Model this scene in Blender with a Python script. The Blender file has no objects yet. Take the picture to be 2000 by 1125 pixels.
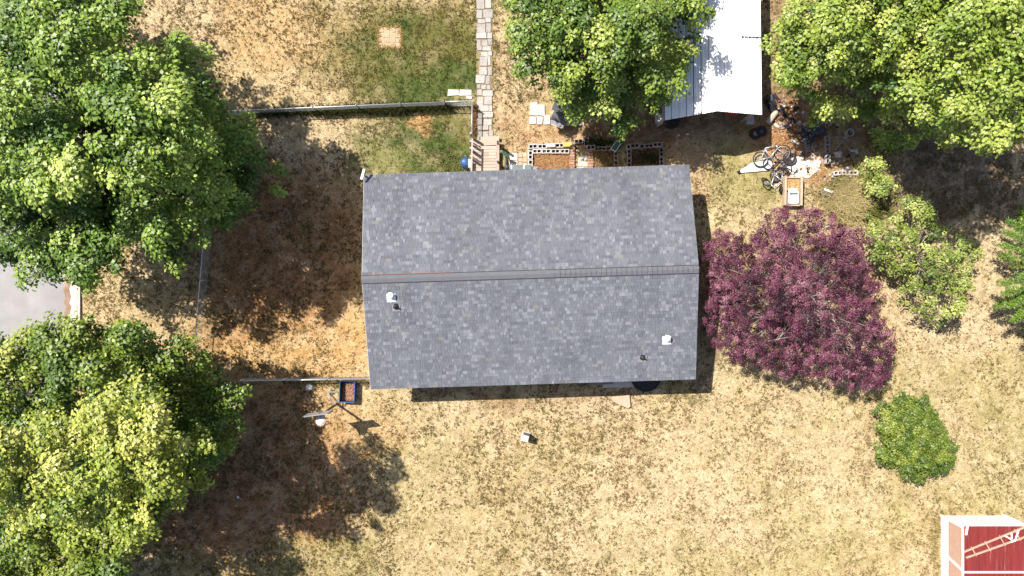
import bpy, bmesh, math, random
import numpy as np
from mathutils import Vector, Matrix

random.seed(7)
rng = np.random.default_rng(11)
sc = bpy.context.scene
R = math.radians

# ------------------------------------------------------------------ camera
S = 0.0232           # metres per photo pixel on the ground
H = 32.2             # drone height above the ground
cam_d = bpy.data.cameras.new('camera')
cam_d.sensor_fit = 'HORIZONTAL'
cam_d.angle = 2 * math.atan(1000 * S / H)
cam_d.clip_start = 0.5
cam_d.clip_end = 2000
cam = bpy.data.objects.new('camera', cam_d)
cam.location = (0, 0, H)
cam.rotation_euler = (0, 0, 0)
sc.collection.objects.link(cam)
sc.camera = cam

# ------------------------------------------------------------------ sky and sun
SUN = Vector((-0.535, 0.366, 1.0)).normalized()
elev = math.asin(SUN.z)
azim = math.atan2(SUN.x, SUN.y)
world = bpy.data.worlds.new('World')
sc.world = world
world.use_nodes = True
wn = world.node_tree
bg = wn.nodes['Background']
sky = wn.nodes.new('ShaderNodeTexSky')
sky.sky_type = 'NISHITA'
sky.sun_disc = False
sky.sun_elevation = elev
sky.sun_rotation = azim % (2 * math.pi)
sky.dust_density = 1.5
sky.air_density = 0.8
sky.ozone_density = 0.4
wn.links.new(sky.outputs[0], bg.inputs[0])
bg.inputs[1].default_value = 0.097
sun_d = bpy.data.lights.new('sun', 'SUN')
sun_d.energy = 4.6
sun_d.angle = R(0.55)
sun_d.color = (1.0, 0.95, 0.87)
sun_o = bpy.data.objects.new('sun', sun_d)
sun_o.rotation_euler = SUN.to_track_quat('Z', 'Y').to_euler()
sun_o.location = (-20, 14, 40)
sc.collection.objects.link(sun_o)
sc.view_settings.view_transform = 'Standard'
sc.view_settings.look = 'None'
sc.view_settings.gamma = 1.0
sc.view_settings.use_curve_mapping = False
sc.view_settings.exposure = 0.97

# ------------------------------------------------------------------ helpers
C = sc.collection
def Wp(px, py, z=0.0):
    """world point that stands at photo pixel (px, py) when its height is z"""
    k = S * (H - z) / H
    return Vector(((px - 1000) * k, (562.5 - py) * k, z))

def setp(o, label=None, cat=None, group=None, kind=None):
    if label: o['label'] = label
    if cat: o['category'] = cat
    if group: o['group'] = group
    if kind: o['kind'] = kind
    return o

def empty(name, loc, label, cat, group=None, rz=0.0):
    o = bpy.data.objects.new(name, None)
    o.empty_display_size = 0.2
    o.location = loc
    o.rotation_euler = (0, 0, rz)
    C.objects.link(o)
    return setp(o, label, cat, group)

def link(name, me, parent=None, loc=(0, 0, 0), rot=(0, 0, 0)):
    o = bpy.data.objects.new(name, me)
    o.location = loc
    o.rotation_euler = rot
    if parent: o.parent = parent
    C.objects.link(o)
    return o

class MB:
    """collects shapes and links them as one mesh object"""
    def __init__(s): s.v = []; s.f = []; s.m = []; s.sm = []
    def add(s, vs, fs, mi=0, smooth=False):
        b = len(s.v)
        s.v += [tuple(p) for p in vs]
        for f in fs:
            s.f.append(tuple(b + i for i in f)); s.m.append(mi); s.sm.append(smooth)
    def box(s, c, d, rz=0.0, mi=0, M=None):
        x, y, z = d[0] / 2, d[1] / 2, d[2] / 2
        ps = [Vector((sx * x, sy * y, sz * z)) for sz in (-1, 1) for sy in (-1, 1) for sx in (-1, 1)]
        T = M if M is not None else Matrix.Rotation(rz, 3, 'Z')
        c = Vector(c)
        s.add([c + T @ p for p in ps], [(0, 2, 3, 1), (4, 5, 7, 6), (0, 1, 5, 4), (2, 6, 7, 3), (0, 4, 6, 2), (1, 3, 7, 5)], mi)
    def bar(s, a, b, w, h=None, mi=0):
        a, b = Vector(a), Vector(b); h = h or w
        d = b - a; L = d.length
        if L < 1e-6: return
        q = d.to_track_quat('X', 'Z').to_matrix()
        s.box((a + b) / 2, (L, w, h), M=q, mi=mi)
    def tube(s, pts, rad, n=6, mi=0, cap=True, smooth=True):
        pts = [Vector(p) for p in pts]
        if not hasattr(rad, '__len__'): rad = [rad] * len(pts)
        vs = []; fs = []
        up = Vector((0.13, 0.21, 0.97))
        for i, p in enumerate(pts):
            d = (pts[min(i + 1, len(pts) - 1)] - pts[max(i - 1, 0)])
            if d.length < 1e-9: d = Vector((0, 0, 1))
            d.normalize()
            a = d.cross(up)
            if a.length < 1e-3: a = d.cross(Vector((1, 0, 0)))
            a.normalize(); b = d.cross(a)
            for k in range(n):
                t = 2 * math.pi * k / n
                vs.append(p + (a * math.cos(t) + b * math.sin(t)) * rad[i])
        for i in range(len(pts) - 1):
            for k in range(n):
                k2 = (k + 1) % n
                fs.append((i * n + k, i * n + k2, (i + 1) * n + k2, (i + 1) * n + k))
        if cap:
            fs.append(tuple(range(n - 1, -1, -1))); fs.append(tuple((len(pts) - 1) * n + k for k in range(n)))
        s.add(vs, fs, mi, smooth)
    def cyl(s, a, b, r, n=12, mi=0, r2=None, smooth=True):
        s.tube([a, b], [r, r if r2 is None else r2], n, mi, True, smooth)
    def ring(s, c, r, t, n=20, m=6, mi=0, M=None, flat=1.0):
        c = Vector(c); T = M if M is not None else Matrix.Identity(3)
        vs = []; fs = []
        for i in range(n):
            a = 2 * math.pi * i / n
            for k in range(m):
                b = 2 * math.pi * k / m
                vs.append(c + T @ Vector(((r + t * math.cos(b)) * math.cos(a), (r + t * math.cos(b)) * math.sin(a), t * flat * math.sin(b))))
        for i in range(n):
            for k in range(m):
                fs.append((i * m + k, ((i + 1) % n) * m + k, ((i + 1) % n) * m + (k + 1) % m, i * m + (k + 1) % m))
        s.add(vs, fs, mi, True)
    def prism(s, poly, z0, z1, mi=0, bev=0.0):
        n = len(poly)
        cx = sum(p[0] for p in poly) / n; cy = sum(p[1] for p in poly) / n
        vs = [(p[0], p[1], z0) for p in poly] + [(p[0], p[1], z1 - bev) for p in poly]
        fs = [tuple(range(n - 1, -1, -1))]
        fs += [(i, (i + 1) % n, n + (i + 1) % n, n + i) for i in range(n)]
        if bev > 0:
            vs += [(p[0] + (cx - p[0]) * min(.9, bev / max(.01, math.hypot(cx - p[0], cy - p[1]))), p[1] + (cy - p[1]) * min(.9, bev / max(.01, math.hypot(cx - p[0], cy - p[1]))), z1) for p in poly]
            fs += [(n + i, n + (i + 1) % n, 2 * n + (i + 1) % n, 2 * n + i) for i in range(n)]
            fs.append(tuple(range(2 * n, 3 * n)))
        else:
            fs.append(tuple(range(n, 2 * n)))
        s.add(vs, fs, mi)
    def mesh(s, name, mats):
        me = bpy.data.meshes.new(name)
        me.from_pydata(s.v, [], s.f)
        for m in (mats if isinstance(mats, (list, tuple)) else [mats]): me.materials.append(m)
        me.polygons.foreach_set('material_index', s.m)
        me.polygons.foreach_set('use_smooth', s.sm)
        me.update()
        return me
    def build(s, name, mats, parent=None, loc=(0, 0, 0), rot=(0, 0, 0)):
        return link(name, s.mesh(name, mats), parent, loc, rot)

def bevel(o, w=0.01, seg=2):
    """bevel the mesh data itself"""
    bm = bmesh.new(); bm.from_mesh(o.data)
    bmesh.ops.bevel(bm, geom=list(bm.edges), offset=w, segments=seg, affect='EDGES', profile=0.6)
    bm.to_mesh(o.data); bm.free()
    return o

def np_mesh(name, V, F, mat, col=None, smooth=False):
    me = bpy.data.meshes.new(name)
    V = np.ascontiguousarray(V, dtype=np.float32); F = np.ascontiguousarray(F, dtype=np.int32)
    m, k = F.shape
    me.vertices.add(len(V)); me.vertices.foreach_set('co', V.ravel())
    me.loops.add(m * k); me.loops.foreach_set('vertex_index', F.ravel())
    me.polygons.add(m); me.polygons.foreach_set('loop_start', np.arange(0, m * k, k, dtype=np.int32))
    if smooth: me.polygons.foreach_set('use_smooth', np.ones(m, dtype=bool))
    if col is not None:
        a = me.attributes.new('tint', 'FLOAT_COLOR', 'POINT')
        c4 = np.ones((len(V), 4), dtype=np.float32); c4[:, :3] = col
        a.data.foreach_set('color', c4.ravel())
    me.materials.append(mat)
    me.update(calc_edges=True)
    me.validate()
    return me

# ------------------------------------------------------------------ materials
def mat(name, c1, c2=None, scale=6.0, rough=0.8, bump=0.25, bscale=None, metal=0.0, spec=0.3, c3=None, stretch=None, objvar=0.0, detail=6.0, big=0.0):
    """noise-mottled principled material in object space; c3 adds sparse stains"""
    m = bpy.data.materials.new(name); m.use_nodes = True
    nt = m.node_tree; N = nt.nodes; L = nt.links
    b = N['Principled BSDF']
    b.inputs['Roughness'].default_value = rough
    b.inputs['Metallic'].default_value = metal
    b.inputs['Specular IOR Level'].default_value = spec
    c2 = c2 or tuple(x * 0.72 for x in c1)
    geo = N.new('ShaderNodeNewGeometry')
    mp = N.new('ShaderNodeMapping')
    if stretch: mp.inputs['Scale'].default_value = stretch
    L.new(geo.outputs['Position'], mp.inputs['Vector'])
    nz = N.new('ShaderNodeTexNoise'); nz.inputs['Scale'].default_value = scale; nz.inputs['Detail'].default_value = detail
    nz.inputs['Roughness'].default_value = 0.65
    L.new(mp.outputs[0], nz.inputs['Vector'])
    cr = N.new('ShaderNodeMapRange'); cr.inputs[1].default_value = 0.33; cr.inputs[2].default_value = 0.67
    L.new(nz.outputs[0], cr.inputs[0])
    mx = N.new('ShaderNodeMix'); mx.data_type = 'RGBA'
    mx.inputs['A'].default_value = (*c2, 1); mx.inputs['B'].default_value = (*c1, 1)
    L.new(cr.outputs[0], mx.inputs['Factor'])
    out = mx.outputs['Result']
    if c3:
        n2 = N.new('ShaderNodeTexNoise'); n2.inputs['Scale'].default_value = scale * 0.6; n2.inputs['Detail'].default_value = 8
        n2.inputs['Roughness'].default_value = 0.75
        L.new(mp.outputs[0], n2.inputs['Vector'])
        r2 = N.new('ShaderNodeMapRange'); r2.inputs[1].default_value = 0.55; r2.inputs[2].default_value = 0.66
        L.new(n2.outputs[0], r2.inputs[0])
        m2 = N.new('ShaderNodeMix'); m2.data_type = 'RGBA'
        m2.inputs['B'].default_value = (*c3, 1)
        L.new(out, m2.inputs['A']); L.new(r2.outputs[0], m2.inputs['Factor'])
        out = m2.outputs['Result']
    if big > 0:
        mb_ = N.new('ShaderNodeMapping'); mb_.inputs['Scale'].default_value = (1.3, .35, 1); L.new(geo.outputs['Position'], mb_.inputs['Vector'])
        n4 = N.new('ShaderNodeTexNoise'); n4.inputs['Scale'].default_value = .8; n4.inputs['Detail'].default_value = 5; L.new(mb_.outputs[0], n4.inputs['Vector'])
        r4 = N.new('ShaderNodeMapRange'); r4.inputs[1].default_value = .3; r4.inputs[2].default_value = .7; r4.inputs[3].default_value = 1 - big; r4.inputs[4].default_value = 1 + big
        L.new(n4.outputs[0], r4.inputs[0])
        v4 = N.new('ShaderNodeVectorMath'); v4.operation = 'SCALE'; L.new(out, v4.inputs[0]); L.new(r4.outputs[0], v4.inputs['Scale']); out = v4.outputs[0]
    if objvar > 0:
        oi = N.new('ShaderNodeObjectInfo')
        mr = N.new('ShaderNodeMapRange'); mr.inputs[3].default_value = 1 - objvar; mr.inputs[4].default_value = 1 + objvar
        L.new(oi.outputs['Random'], mr.inputs[0])
        vm = N.new('ShaderNodeVectorMath'); vm.operation = 'SCALE'
        L.new(out, vm.inputs[0]); L.new(mr.outputs[0], vm.inputs['Scale'])
        out = vm.outputs[0]
    L.new(out, b.inputs['Base Color'])
    if bump > 0:
        n3 = N.new('ShaderNodeTexNoise'); n3.inputs['Scale'].default_value = bscale or scale * 6; n3.inputs['Detail'].default_value = 4
        L.new(mp.outputs[0], n3.inputs['Vector'])
        bp = N.new('ShaderNodeBump'); bp.inputs['Strength'].default_value = bump; bp.inputs['Distance'].default_value = 0.02
        L.new(n3.outputs[0], bp.inputs['Height']); L.new(bp.outputs[0], b.inputs['Normal'])
    return m

def tint_mat(name, rough=0.6, trans=0.0, spec=0.3, noise=None, bump=0.0, transtint=(1.0, 1.0, 0.45)):
    """colour from the mesh's own tint attribute; trans lets light through leaves"""
    m = bpy.data.materials.new(name); m.use_nodes = True
    nt = m.node_tree; N = nt.nodes; L = nt.links
    b = N['Principled BSDF']; b.inputs['Roughness'].default_value = rough
    b.inputs['Specular IOR Level'].default_value = spec
    a = N.new('ShaderNodeAttribute'); a.attribute_name = 'tint'
    col = a.outputs['Color']
    if noise:
        geo = N.new('ShaderNodeNewGeometry')
        for sc_, lo, hi in noise:
            nz = N.new('ShaderNodeTexNoise'); nz.inputs['Scale'].default_value = sc_; nz.inputs['Detail'].default_value = 5
            nz.inputs['Roughness'].default_value = 0.7
            L.new(geo.outputs['Position'], nz.inputs['Vector'])
            mr = N.new('ShaderNodeMapRange'); mr.inputs[1].default_value = 0.32; mr.inputs[2].default_value = 0.68
            mr.inputs[3].default_value = lo; mr.inputs[4].default_value = hi
            L.new(nz.outputs[0], mr.inputs[0])
            vm = N.new('ShaderNodeVectorMath'); vm.operation = 'SCALE'
            L.new(col, vm.inputs[0]); L.new(mr.outputs[0], vm.inputs['Scale'])
            col = vm.outputs[0]
        if bump:
            bp = N.new('ShaderNodeBump'); bp.inputs['Strength'].default_value = bump; bp.inputs['Distance'].default_value = 0.05
            L.new(nz.outputs[0], bp.inputs['Height']); L.new(bp.outputs[0], b.inputs['Normal'])
    L.new(col, b.inputs['Base Color'])
    if trans > 0:
        t = N.new('ShaderNodeBsdfTranslucent')
        mu = N.new('ShaderNodeVectorMath'); mu.operation = 'MULTIPLY'; mu.inputs[1].default_value = transtint
        L.new(col, mu.inputs[0]); L.new(mu.outputs[0], t.inputs['Color'])
        ms = N.new('ShaderNodeMixShader'); ms.inputs[0].default_value = trans
        L.new(b.outputs[0], ms.inputs[1]); L.new(t.outputs[0], ms.inputs[2])
        L.new(ms.outputs[0], N['Material Output'].inputs['Surface'])
    return m

M = {}
M['asphalt'] = mat('asphalt', (.285, .270, .265), (.235, .225, .222), 1.2, .9, .3, 60, c3=(.25, .24, .235), big=.08)
M['concrete'] = mat('concrete', (.52, .47, .41), (.40, .35, .30), 3, .9, .3, 40, objvar=.12)
M['white_concrete'] = mat('white_concrete', (.56, .52, .47), (.43, .39, .34), 4, .9, .3, 40, objvar=.1)
M['paver'] = mat('paver', (.38, .345, .315), (.29, .26, .235), 4, .9, .35, 50, objvar=.16)
M['pink_paver'] = mat('pink_paver', (.50, .36, .26), (.40, .28, .2), 5, .9, .35, 50, objvar=.15)
M['cinder'] = mat('cinder', (.58, .54, .52), (.42, .38, .36), 8, .95, .5, 60, objvar=.15)
M['old_cinder'] = mat('old_cinder', (.42, .33, .29), (.28, .21, .18), 8, .95, .5, 60, objvar=.2)
M['brick'] = mat('brick', (.42, .24, .17), (.30, .16, .11), 8, .9, .4, 60, objvar=.25, c3=(.5, .4, .33))
M['deck_wood'] = mat('deck_wood', (.45, .36, .29), (.33, .26, .21), 4, .85, .3, 30, stretch=(1, 9, 9), objvar=.12)
M['grey_wood'] = mat('grey_wood', (.42, .36, .33), (.30, .26, .23), 4, .85, .3, 30, stretch=(9, 1, 9))
M['raw_wood'] = mat('raw_wood', (.48, .375, .265), (.36, .27, .19), 5, .8, .3, 30)
M['pale_wood'] = mat('pale_wood', (.42, .30, .215), (.31, .215, .155), 7, .8, .3, 30)
M['soil'] = mat('soil', (.20, .11, .065), (.10, .055, .035), 9, .95, .9, 30, c3=(.33, .22, .12))
M['galv'] = mat('galv', (.62, .63, .64), (.45, .46, .47), 6, .45, .05, metal=.6, spec=.5)
M['mesh_wire'] = mat('mesh_wire', (.50, .51, .50), (.38, .39, .38), 6, .5, 0, metal=.3, spec=.5)
M['white_paint'] = mat('white_paint', (.80, .79, .77), (.70, .69, .67), 3, .5, .05)
M['white_metal'] = mat('white_metal', (.86, .86, .87), (.78, .785, .80), 1.3, .42, .06, 3, metal=.0, spec=.5, c3=(.66, .62, .58))
M['dark_gap'] = mat('dark_gap', (.035, .03, .035), (.02, .018, .02), 5, .9, .2)
M['black_plastic'] = mat('black_plastic', (.025, .025, .028), (.015, .015, .016), 5, .4, .1, spec=.5)
M['black_rubber'] = mat('black_rubber', (.03, .029, .028), (.018, .018, .018), 9, .8, .2)
M['dark_grey'] = mat('dark_grey', (.10, .10, .105), (.07, .07, .075), 6, .6, .15)
M['mid_grey'] = mat('mid_grey', (.22, .22, .23), (.16, .16, .165), 6, .6, .15)
M['red_paint'] = mat('red_paint', (.62, .035, .025), (.50, .025, .02), 3, .4, .03, spec=.5)
M['blue_paint'] = mat('blue_paint', (.018, .062, .19), (.012, .045, .14), 3, .45, .05)
M['blue_barrel'] = mat('blue_barrel', (.03, .10, .24), (.02, .07, .18), 3, .45, .05)
M['green_paint'] = mat('green_paint', (.05, .12, .08), (.035, .09, .06), 5, .6, .1)
M['pole_brown'] = mat('pole_brown', (.16, .09, .06), (.11, .06, .04), 6, .6, .1)
M['board_glass'] = mat('board_glass', (.36, .35, .36), (.28, .27, .28), 3, .35, .02, spec=.5)
M['orange_rim'] = mat('orange_rim', (.40, .10, .04), (.3, .08, .03), 4, .5, .05)
M['net'] = mat('net', (.82, .80, .76), (.70, .68, .64), 14, .9, .2)
M['siding'] = mat('siding', (.60, .56, .50), (.52, .48, .43), 2, .7, .1)
M['trim'] = mat('trim', (.62, .62, .62), (.52, .52, .52), 3, .6, .05)
M['glass'] = mat('glass', (.03, .035, .04), (.02, .025, .03), 1, .08, 0, spec=.8)
M['bark'] = mat('bark', (.17, .13, .10), (.09, .07, .055), 7, .95, .8, 16, stretch=(1, 1, .25))
M['grey_bark'] = mat('grey_bark', (.42, .34, .31), (.30, .24, .22), 8, .9, .5, 20)
M['shed_white'] = mat('shed_white', (.86, .84, .82), (.78, .74, .71), 4, .8, .2, 20, c3=(.60, .50, .45))
M['shed_wood'] = mat('shed_wood', (.56, .34, .24), (.38, .25, .19), 3, .85, .3, 30, stretch=(14, 1, 14), c3=(.48, .41, .36))
M['shed_red'] = mat('shed_red', (.20, .024, .021), (.12, .015, .014), 2.2, .8, .1, 20, stretch=(6, .35, 1), c3=(.28, .085, .07))
M['rubble'] = mat('rubble', (.82, .79, .74), (.70, .65, .58), 6, .95, .5, 30, objvar=.1)
M['rock'] = mat('rock', (.36, .29, .24), (.24, .19, .155), 6, .95, .5, 30, objvar=.15)
M['flag_stone'] = mat('flag_stone', (.50, .35, .25), (.40, .27, .19), 3, .9, .3, 30)
M['tarp_black'] = mat('tarp_black', (.018, .018, .024), (.01, .01, .013), 8, .35, .3, 12, spec=.6, c3=(.10, .10, .14))
M['tarp_grey'] = mat('tarp_grey', (.20, .165, .145), (.14, .115, .10), 6, .7, .3, 12)
M['sand_mat'] = mat('sand_mat', (.46, .34, .26), (.38, .27, .20), 5, .95, .3, 40)
M['worn_paver'] = mat('worn_paver', (.44, .325, .21), (.33, .24, .145), 3, .95, .4, 40, c3=(.38, .28, .16))
M['yellow'] = mat('yellow', (.70, .45, .10), (.6, .38, .08), 5, .5, .05)
M['beige'] = mat('beige', (.46, .42, .35), (.36, .33, .27), 5, .6, .1)
M['teal_grey'] = mat('teal_grey', (.14, .17, .18), (.10, .12, .13), 5, .5, .1)
M['log'] = mat('log', (.48, .40, .32), (.34, .27, .21), 7, .9, .4, 20)
M['silver'] = mat('silver', (.66, .66, .68), (.5, .5, .52), 6, .35, .05, metal=.5, spec=.5)
M['curb'] = mat('curb', (.66, .58, .49), (.50, .42, .34), 2.5, .9, .3, 20, c3=(.34, .24, .17))
M['litter_strip'] = mat('litter_strip', (.30, .20, .14), (.18, .12, .085), 3, .95, .6, 14, c3=(.44, .33, .24))
SH = [(.110, .115, .131), (.123, .129, .147), (.133, .139, .158), (.144, .150, .170), (.168, .174, .194), (.195, .201, .219), (.165, .164, .160)]
M['shingle'] = [mat('shingle', c, tuple(x * .82 for x in c), 45, .92, .35, 160, spec=.2, big=.12) for c in SH]
M['ridge'] = mat('ridge', (.118, .121, .134), (.10, .103, .114), 6, .9, .3, 80)
M['sheathing'] = mat('sheathing', (.11, .112, .12), None, 6, .9, .1)
M['leaf'] = tint_mat('leaf', .45, .20, .42)
M['plum_leaf'] = tint_mat('plum_leaf', .5, .22, .35, transtint=(1.3, .4, .6))
M['grass'] = tint_mat('grass', .9, .12, .1, transtint=(1, 1, .6))
M['ground'] = tint_mat('ground', .95, 0, .1, noise=[(0.8, .88, 1.12), (5.0, .80, 1.18), (14.0, .62, 1.30)], bump=.9)

# ------------------------------------------------------------------ ground colours
def vnoise(x, y, f, seed):
    r = np.random.default_rng(seed); T = r.random((256, 256))
    xf = x * f + 1000.3; yf = y * f + 1000.7
    xi = np.floor(xf).astype(int); yi = np.floor(yf).astype(int)
    u = xf - xi; v = yf - yi; u = u * u * (3 - 2 * u); v = v * v * (3 - 2 * v)
    g = lambda a, b: T[a % 256, b % 256]
    return (g(xi, yi) * (1 - u) + g(xi + 1, yi) * u) * (1 - v) + (g(xi, yi + 1) * (1 - u) + g(xi + 1, yi + 1) * u) * v
def fbm(x, y, f, seed, o=4):
    t = 0; a = 1; s = 0
    for k in range(o):
        t = t + a * vnoise(x, y, f * 2 ** k, seed + k); s += a; a *= .55
    return t / s

STRAW = np.array((.45, .33, .18)); SAGE = np.array((.37, .285, .142)); ORANGE = np.array((.43, .262, .108))
OLIVE = np.array((.140, .120, .034)); GREEN = np.array((.050, .082, .016)); PINK = np.array((.40, .275, .160))
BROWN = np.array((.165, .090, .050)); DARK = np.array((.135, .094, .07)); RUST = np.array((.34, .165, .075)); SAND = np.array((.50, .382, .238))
PALEG = np.array((.250, .225, .085))
# px, py, rx, ry, colour, strength
PAINT = [
 (300, 610, 190, 130, STRAW, .9), (560, 690, 220, 140, ORANGE, .95), (470, 560, 110, 160, RUST, .5), (560, 470, 180, 190, RUST, .75),
 (600, 260, 130, 60, SAND, .8), (500, 950, 240, 220, RUST, 1.0), (330, 1010, 160, 120, RUST, 1.0), (560, 480, 150, 150, RUST, .6),  # RUST patches: brown litter, reddened further to warm the tree shadows
 (780, 790, 200, 70, SAND, .5), (700, 840, 120, 60, ORANGE, .55), (420, 1115, 150, 40, PALEG, .55),
 (420, 90, 280, 150, STRAW, .8), (560, 60, 170, 90, ORANGE, .55), (600, 175, 140, 50, STRAW, .7), (330, 60, 120, 90, SAND, .6),
 (810, 120, 175, 115, GREEN, .97), (760, 150, 130, 60, OLIVE, .5), (880, 60, 90, 90, OLIVE, .7), (700, 30, 120, 50, OLIVE, .6), (850, 165, 110, 50, GREEN, .8), (640, 130, 70, 60, OLIVE, .45),
 (815, 285, 150, 75, GREEN, .95), (730, 300, 70, 50, PALEG, .6), (900, 250, 40, 40, OLIVE, .6), (835, 243, 22, 22, ORANGE, .9),
 (1000, 140, 70, 150, PINK, .85), (1010, 100, 40, 110, SAND, .5), (1000, 270, 60, 40, PINK, .6), (1100, 265, 130, 40, RUST, .6),
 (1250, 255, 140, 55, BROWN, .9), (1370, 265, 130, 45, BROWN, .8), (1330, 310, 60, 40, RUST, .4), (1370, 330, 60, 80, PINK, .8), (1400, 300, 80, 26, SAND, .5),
 (1430, 340, 60, 50, PALEG, .7), (1460, 385, 60, 50, PALEG, .75), (1440, 430, 90, 50, SAND, .4), (1500, 385, 26, 30, OLIVE, .5),
 (1545, 265, 90, 80, RUST, .9), (1600, 310, 95, 55, PINK, .85), (1590, 250, 50, 40, BROWN, .7), (1620, 370, 80, 40, SAND, .6), (1560, 230, 60, 60, RUST, .6), (1690, 340, 90, 60, PALEG, .6),
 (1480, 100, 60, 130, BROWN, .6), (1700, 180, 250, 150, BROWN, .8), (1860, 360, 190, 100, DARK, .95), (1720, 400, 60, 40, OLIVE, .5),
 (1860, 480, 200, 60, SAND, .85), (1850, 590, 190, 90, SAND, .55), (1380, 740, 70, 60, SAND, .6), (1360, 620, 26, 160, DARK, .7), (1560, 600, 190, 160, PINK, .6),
 (1300, 760, 120, 14, OLIVE, .6), (1000, 770, 240, 16, BROWN, .6), (1170, 800, 120, 40, SAND, .5), (1000, 830, 120, 50, SAND, .4),
 (1840, 800, 160, 120, PALEG, .35), (1660, 920, 90, 100, SAND, .5), (1830, 1060, 30, 90, OLIVE, .4), (1950, 930, 90, 120, PALEG, .35),
 (900, 1000, 260, 160, SAGE, .7), (640, 1100, 150, 60, PALEG, .7), (1250, 1000, 260, 140, SAND, .25), (1450, 860, 200, 110, SAND, .3),
]
def ground_colour(x, y):
    x = np.asarray(x, float); y = np.asarray(y, float)
    wx = x + (fbm(x, y, .55, 3) - .5) * 2.2 + (fbm(x, y, 2.6, 33, 3) - .5) * .9; wy = y + (fbm(x, y, .55, 9) - .5) * 2.2 + (fbm(x, y, 2.6, 39, 3) - .5) * .9
    px = wx / S + 1000; py = 562.5 - wy / S
    c = np.empty((len(x), 3)); c[:] = SAGE * .6 + STRAW * .4
    def mixc(w, k):
        c[:] = c * (1 - w[:, None]) + np.asarray(k) * w[:, None]
    gm = np.zeros(len(x)); n1 = fbm(x, y, .35, 21); n2 = fbm(x, y, 1.6, 25); n3 = fbm(x, y, 4.5, 28, 3)
    sm = lambda a, lo, hi: np.clip((a - lo) / (hi - lo), 0, 1)
    mixc(sm(n1, .45, .65) * .5, SAND)
    mixc(sm(n2, .50, .66) * .25, PALEG); mixc(sm(fbm(x, y, .28, 91, 3), .48, .62) * .35, PALEG * 1.15)
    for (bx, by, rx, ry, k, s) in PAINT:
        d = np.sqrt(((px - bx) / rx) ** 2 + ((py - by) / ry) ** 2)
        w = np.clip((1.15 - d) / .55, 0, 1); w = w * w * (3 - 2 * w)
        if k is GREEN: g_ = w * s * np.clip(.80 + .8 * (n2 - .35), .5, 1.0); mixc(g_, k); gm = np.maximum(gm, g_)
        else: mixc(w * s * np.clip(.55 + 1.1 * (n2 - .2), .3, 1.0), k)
    mixc(sm(n3, .54, .70) * .22 * (1 - gm), OLIVE * .9 + BROWN * .3)
    mixc(sm(1 - n3, .50, .72) * .38 * (1 - .85 * gm), SAND * 1.10)
    return c
GX = np.concatenate([-np.geomspace(1200, 34, 14), np.arange(-32, 32.01, .13), np.geomspace(34, 1200, 14)])
GY = np.concatenate([-np.geomspace(1200, 22, 14), np.arange(-20, 20.01, .13), np.geomspace(22, 1200, 14)])
def build_ground():
    X, Y = np.meshgrid(GX, GY); nx = len(GX); ny = len(GY)
    x = X.ravel(); y = Y.ravel()
    z = (fbm(x, y, 1.3, 51, 4) - .5) * .05
    far = (np.abs(x) > 32) | (np.abs(y) > 20); z[far] = 0
    z = np.minimum(z, .012) - .012
    V = np.stack([x, y, z], 1)
    i = np.arange(ny - 1)[:, None] * nx + np.arange(nx - 1)[None, :]
    F = np.stack([i, i + 1, i + nx + 1, i + nx], -1).reshape(-1, 4)
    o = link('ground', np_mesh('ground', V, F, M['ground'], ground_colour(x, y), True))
    setp(o, kind='structure')
build_ground()

# areas without grass (px rectangles): house, path, slabs, road
NOGRASS = [(735, 365, 1350, 725), (932, -60, 962, 330), (-100, 440, 165, 700), (875, 172, 922, 192), (735, 52, 785, 92), (1297, -80, 1487, 215), (1845, 1010, 2060, 1200), (1035, 200, 1140, 245), (1030, 280, 1125, 330)]
def clear_ground(x, y):
    px = x / S + 1000; py = 562.5 - y / S
    keep = np.ones(len(x), bool)
    for a, b, c_, d in NOGRASS: keep &= ~((px > a) & (px < c_) & (py > b) & (py < d))
    r = rng.random(len(x))
    keep &= ~((np.abs(px - 1330) < 190) & (np.abs(py - 268) < 55) & (r < .75))
    keep &= ~((np.abs(px - 1585) < 105) & (np.abs(py - 285) < 80) & (r < .85))
    return keep
def blades(x, y, K, L, w, h, spread):
    n = len(x); a = rng.uniform(0, 2 * math.pi, (n, K)); sz = rng.uniform(.6, 1.5, n)[:, None]
    L = rng.uniform(*L, (n, K)) * sz; w = rng.uniform(*w, (n, K)) * sz; h = rng.uniform(*h, (n, K)) * sz
    ox = x[:, None] + rng.normal(0, spread, (n, K)); oy = y[:, None] + rng.normal(0, spread, (n, K)); dx = np.cos(a); dy = np.sin(a)
    p0 = np.stack([ox - dy * w, oy + dx * w, np.full_like(ox, -.012)], -1)
    p1 = np.stack([ox + dy * w, oy - dx * w, np.full_like(ox, -.012)], -1)
    p2 = np.stack([ox + dx * L, oy + dy * L, h], -1)
    return np.stack([p0, p1, p2], 2)
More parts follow.
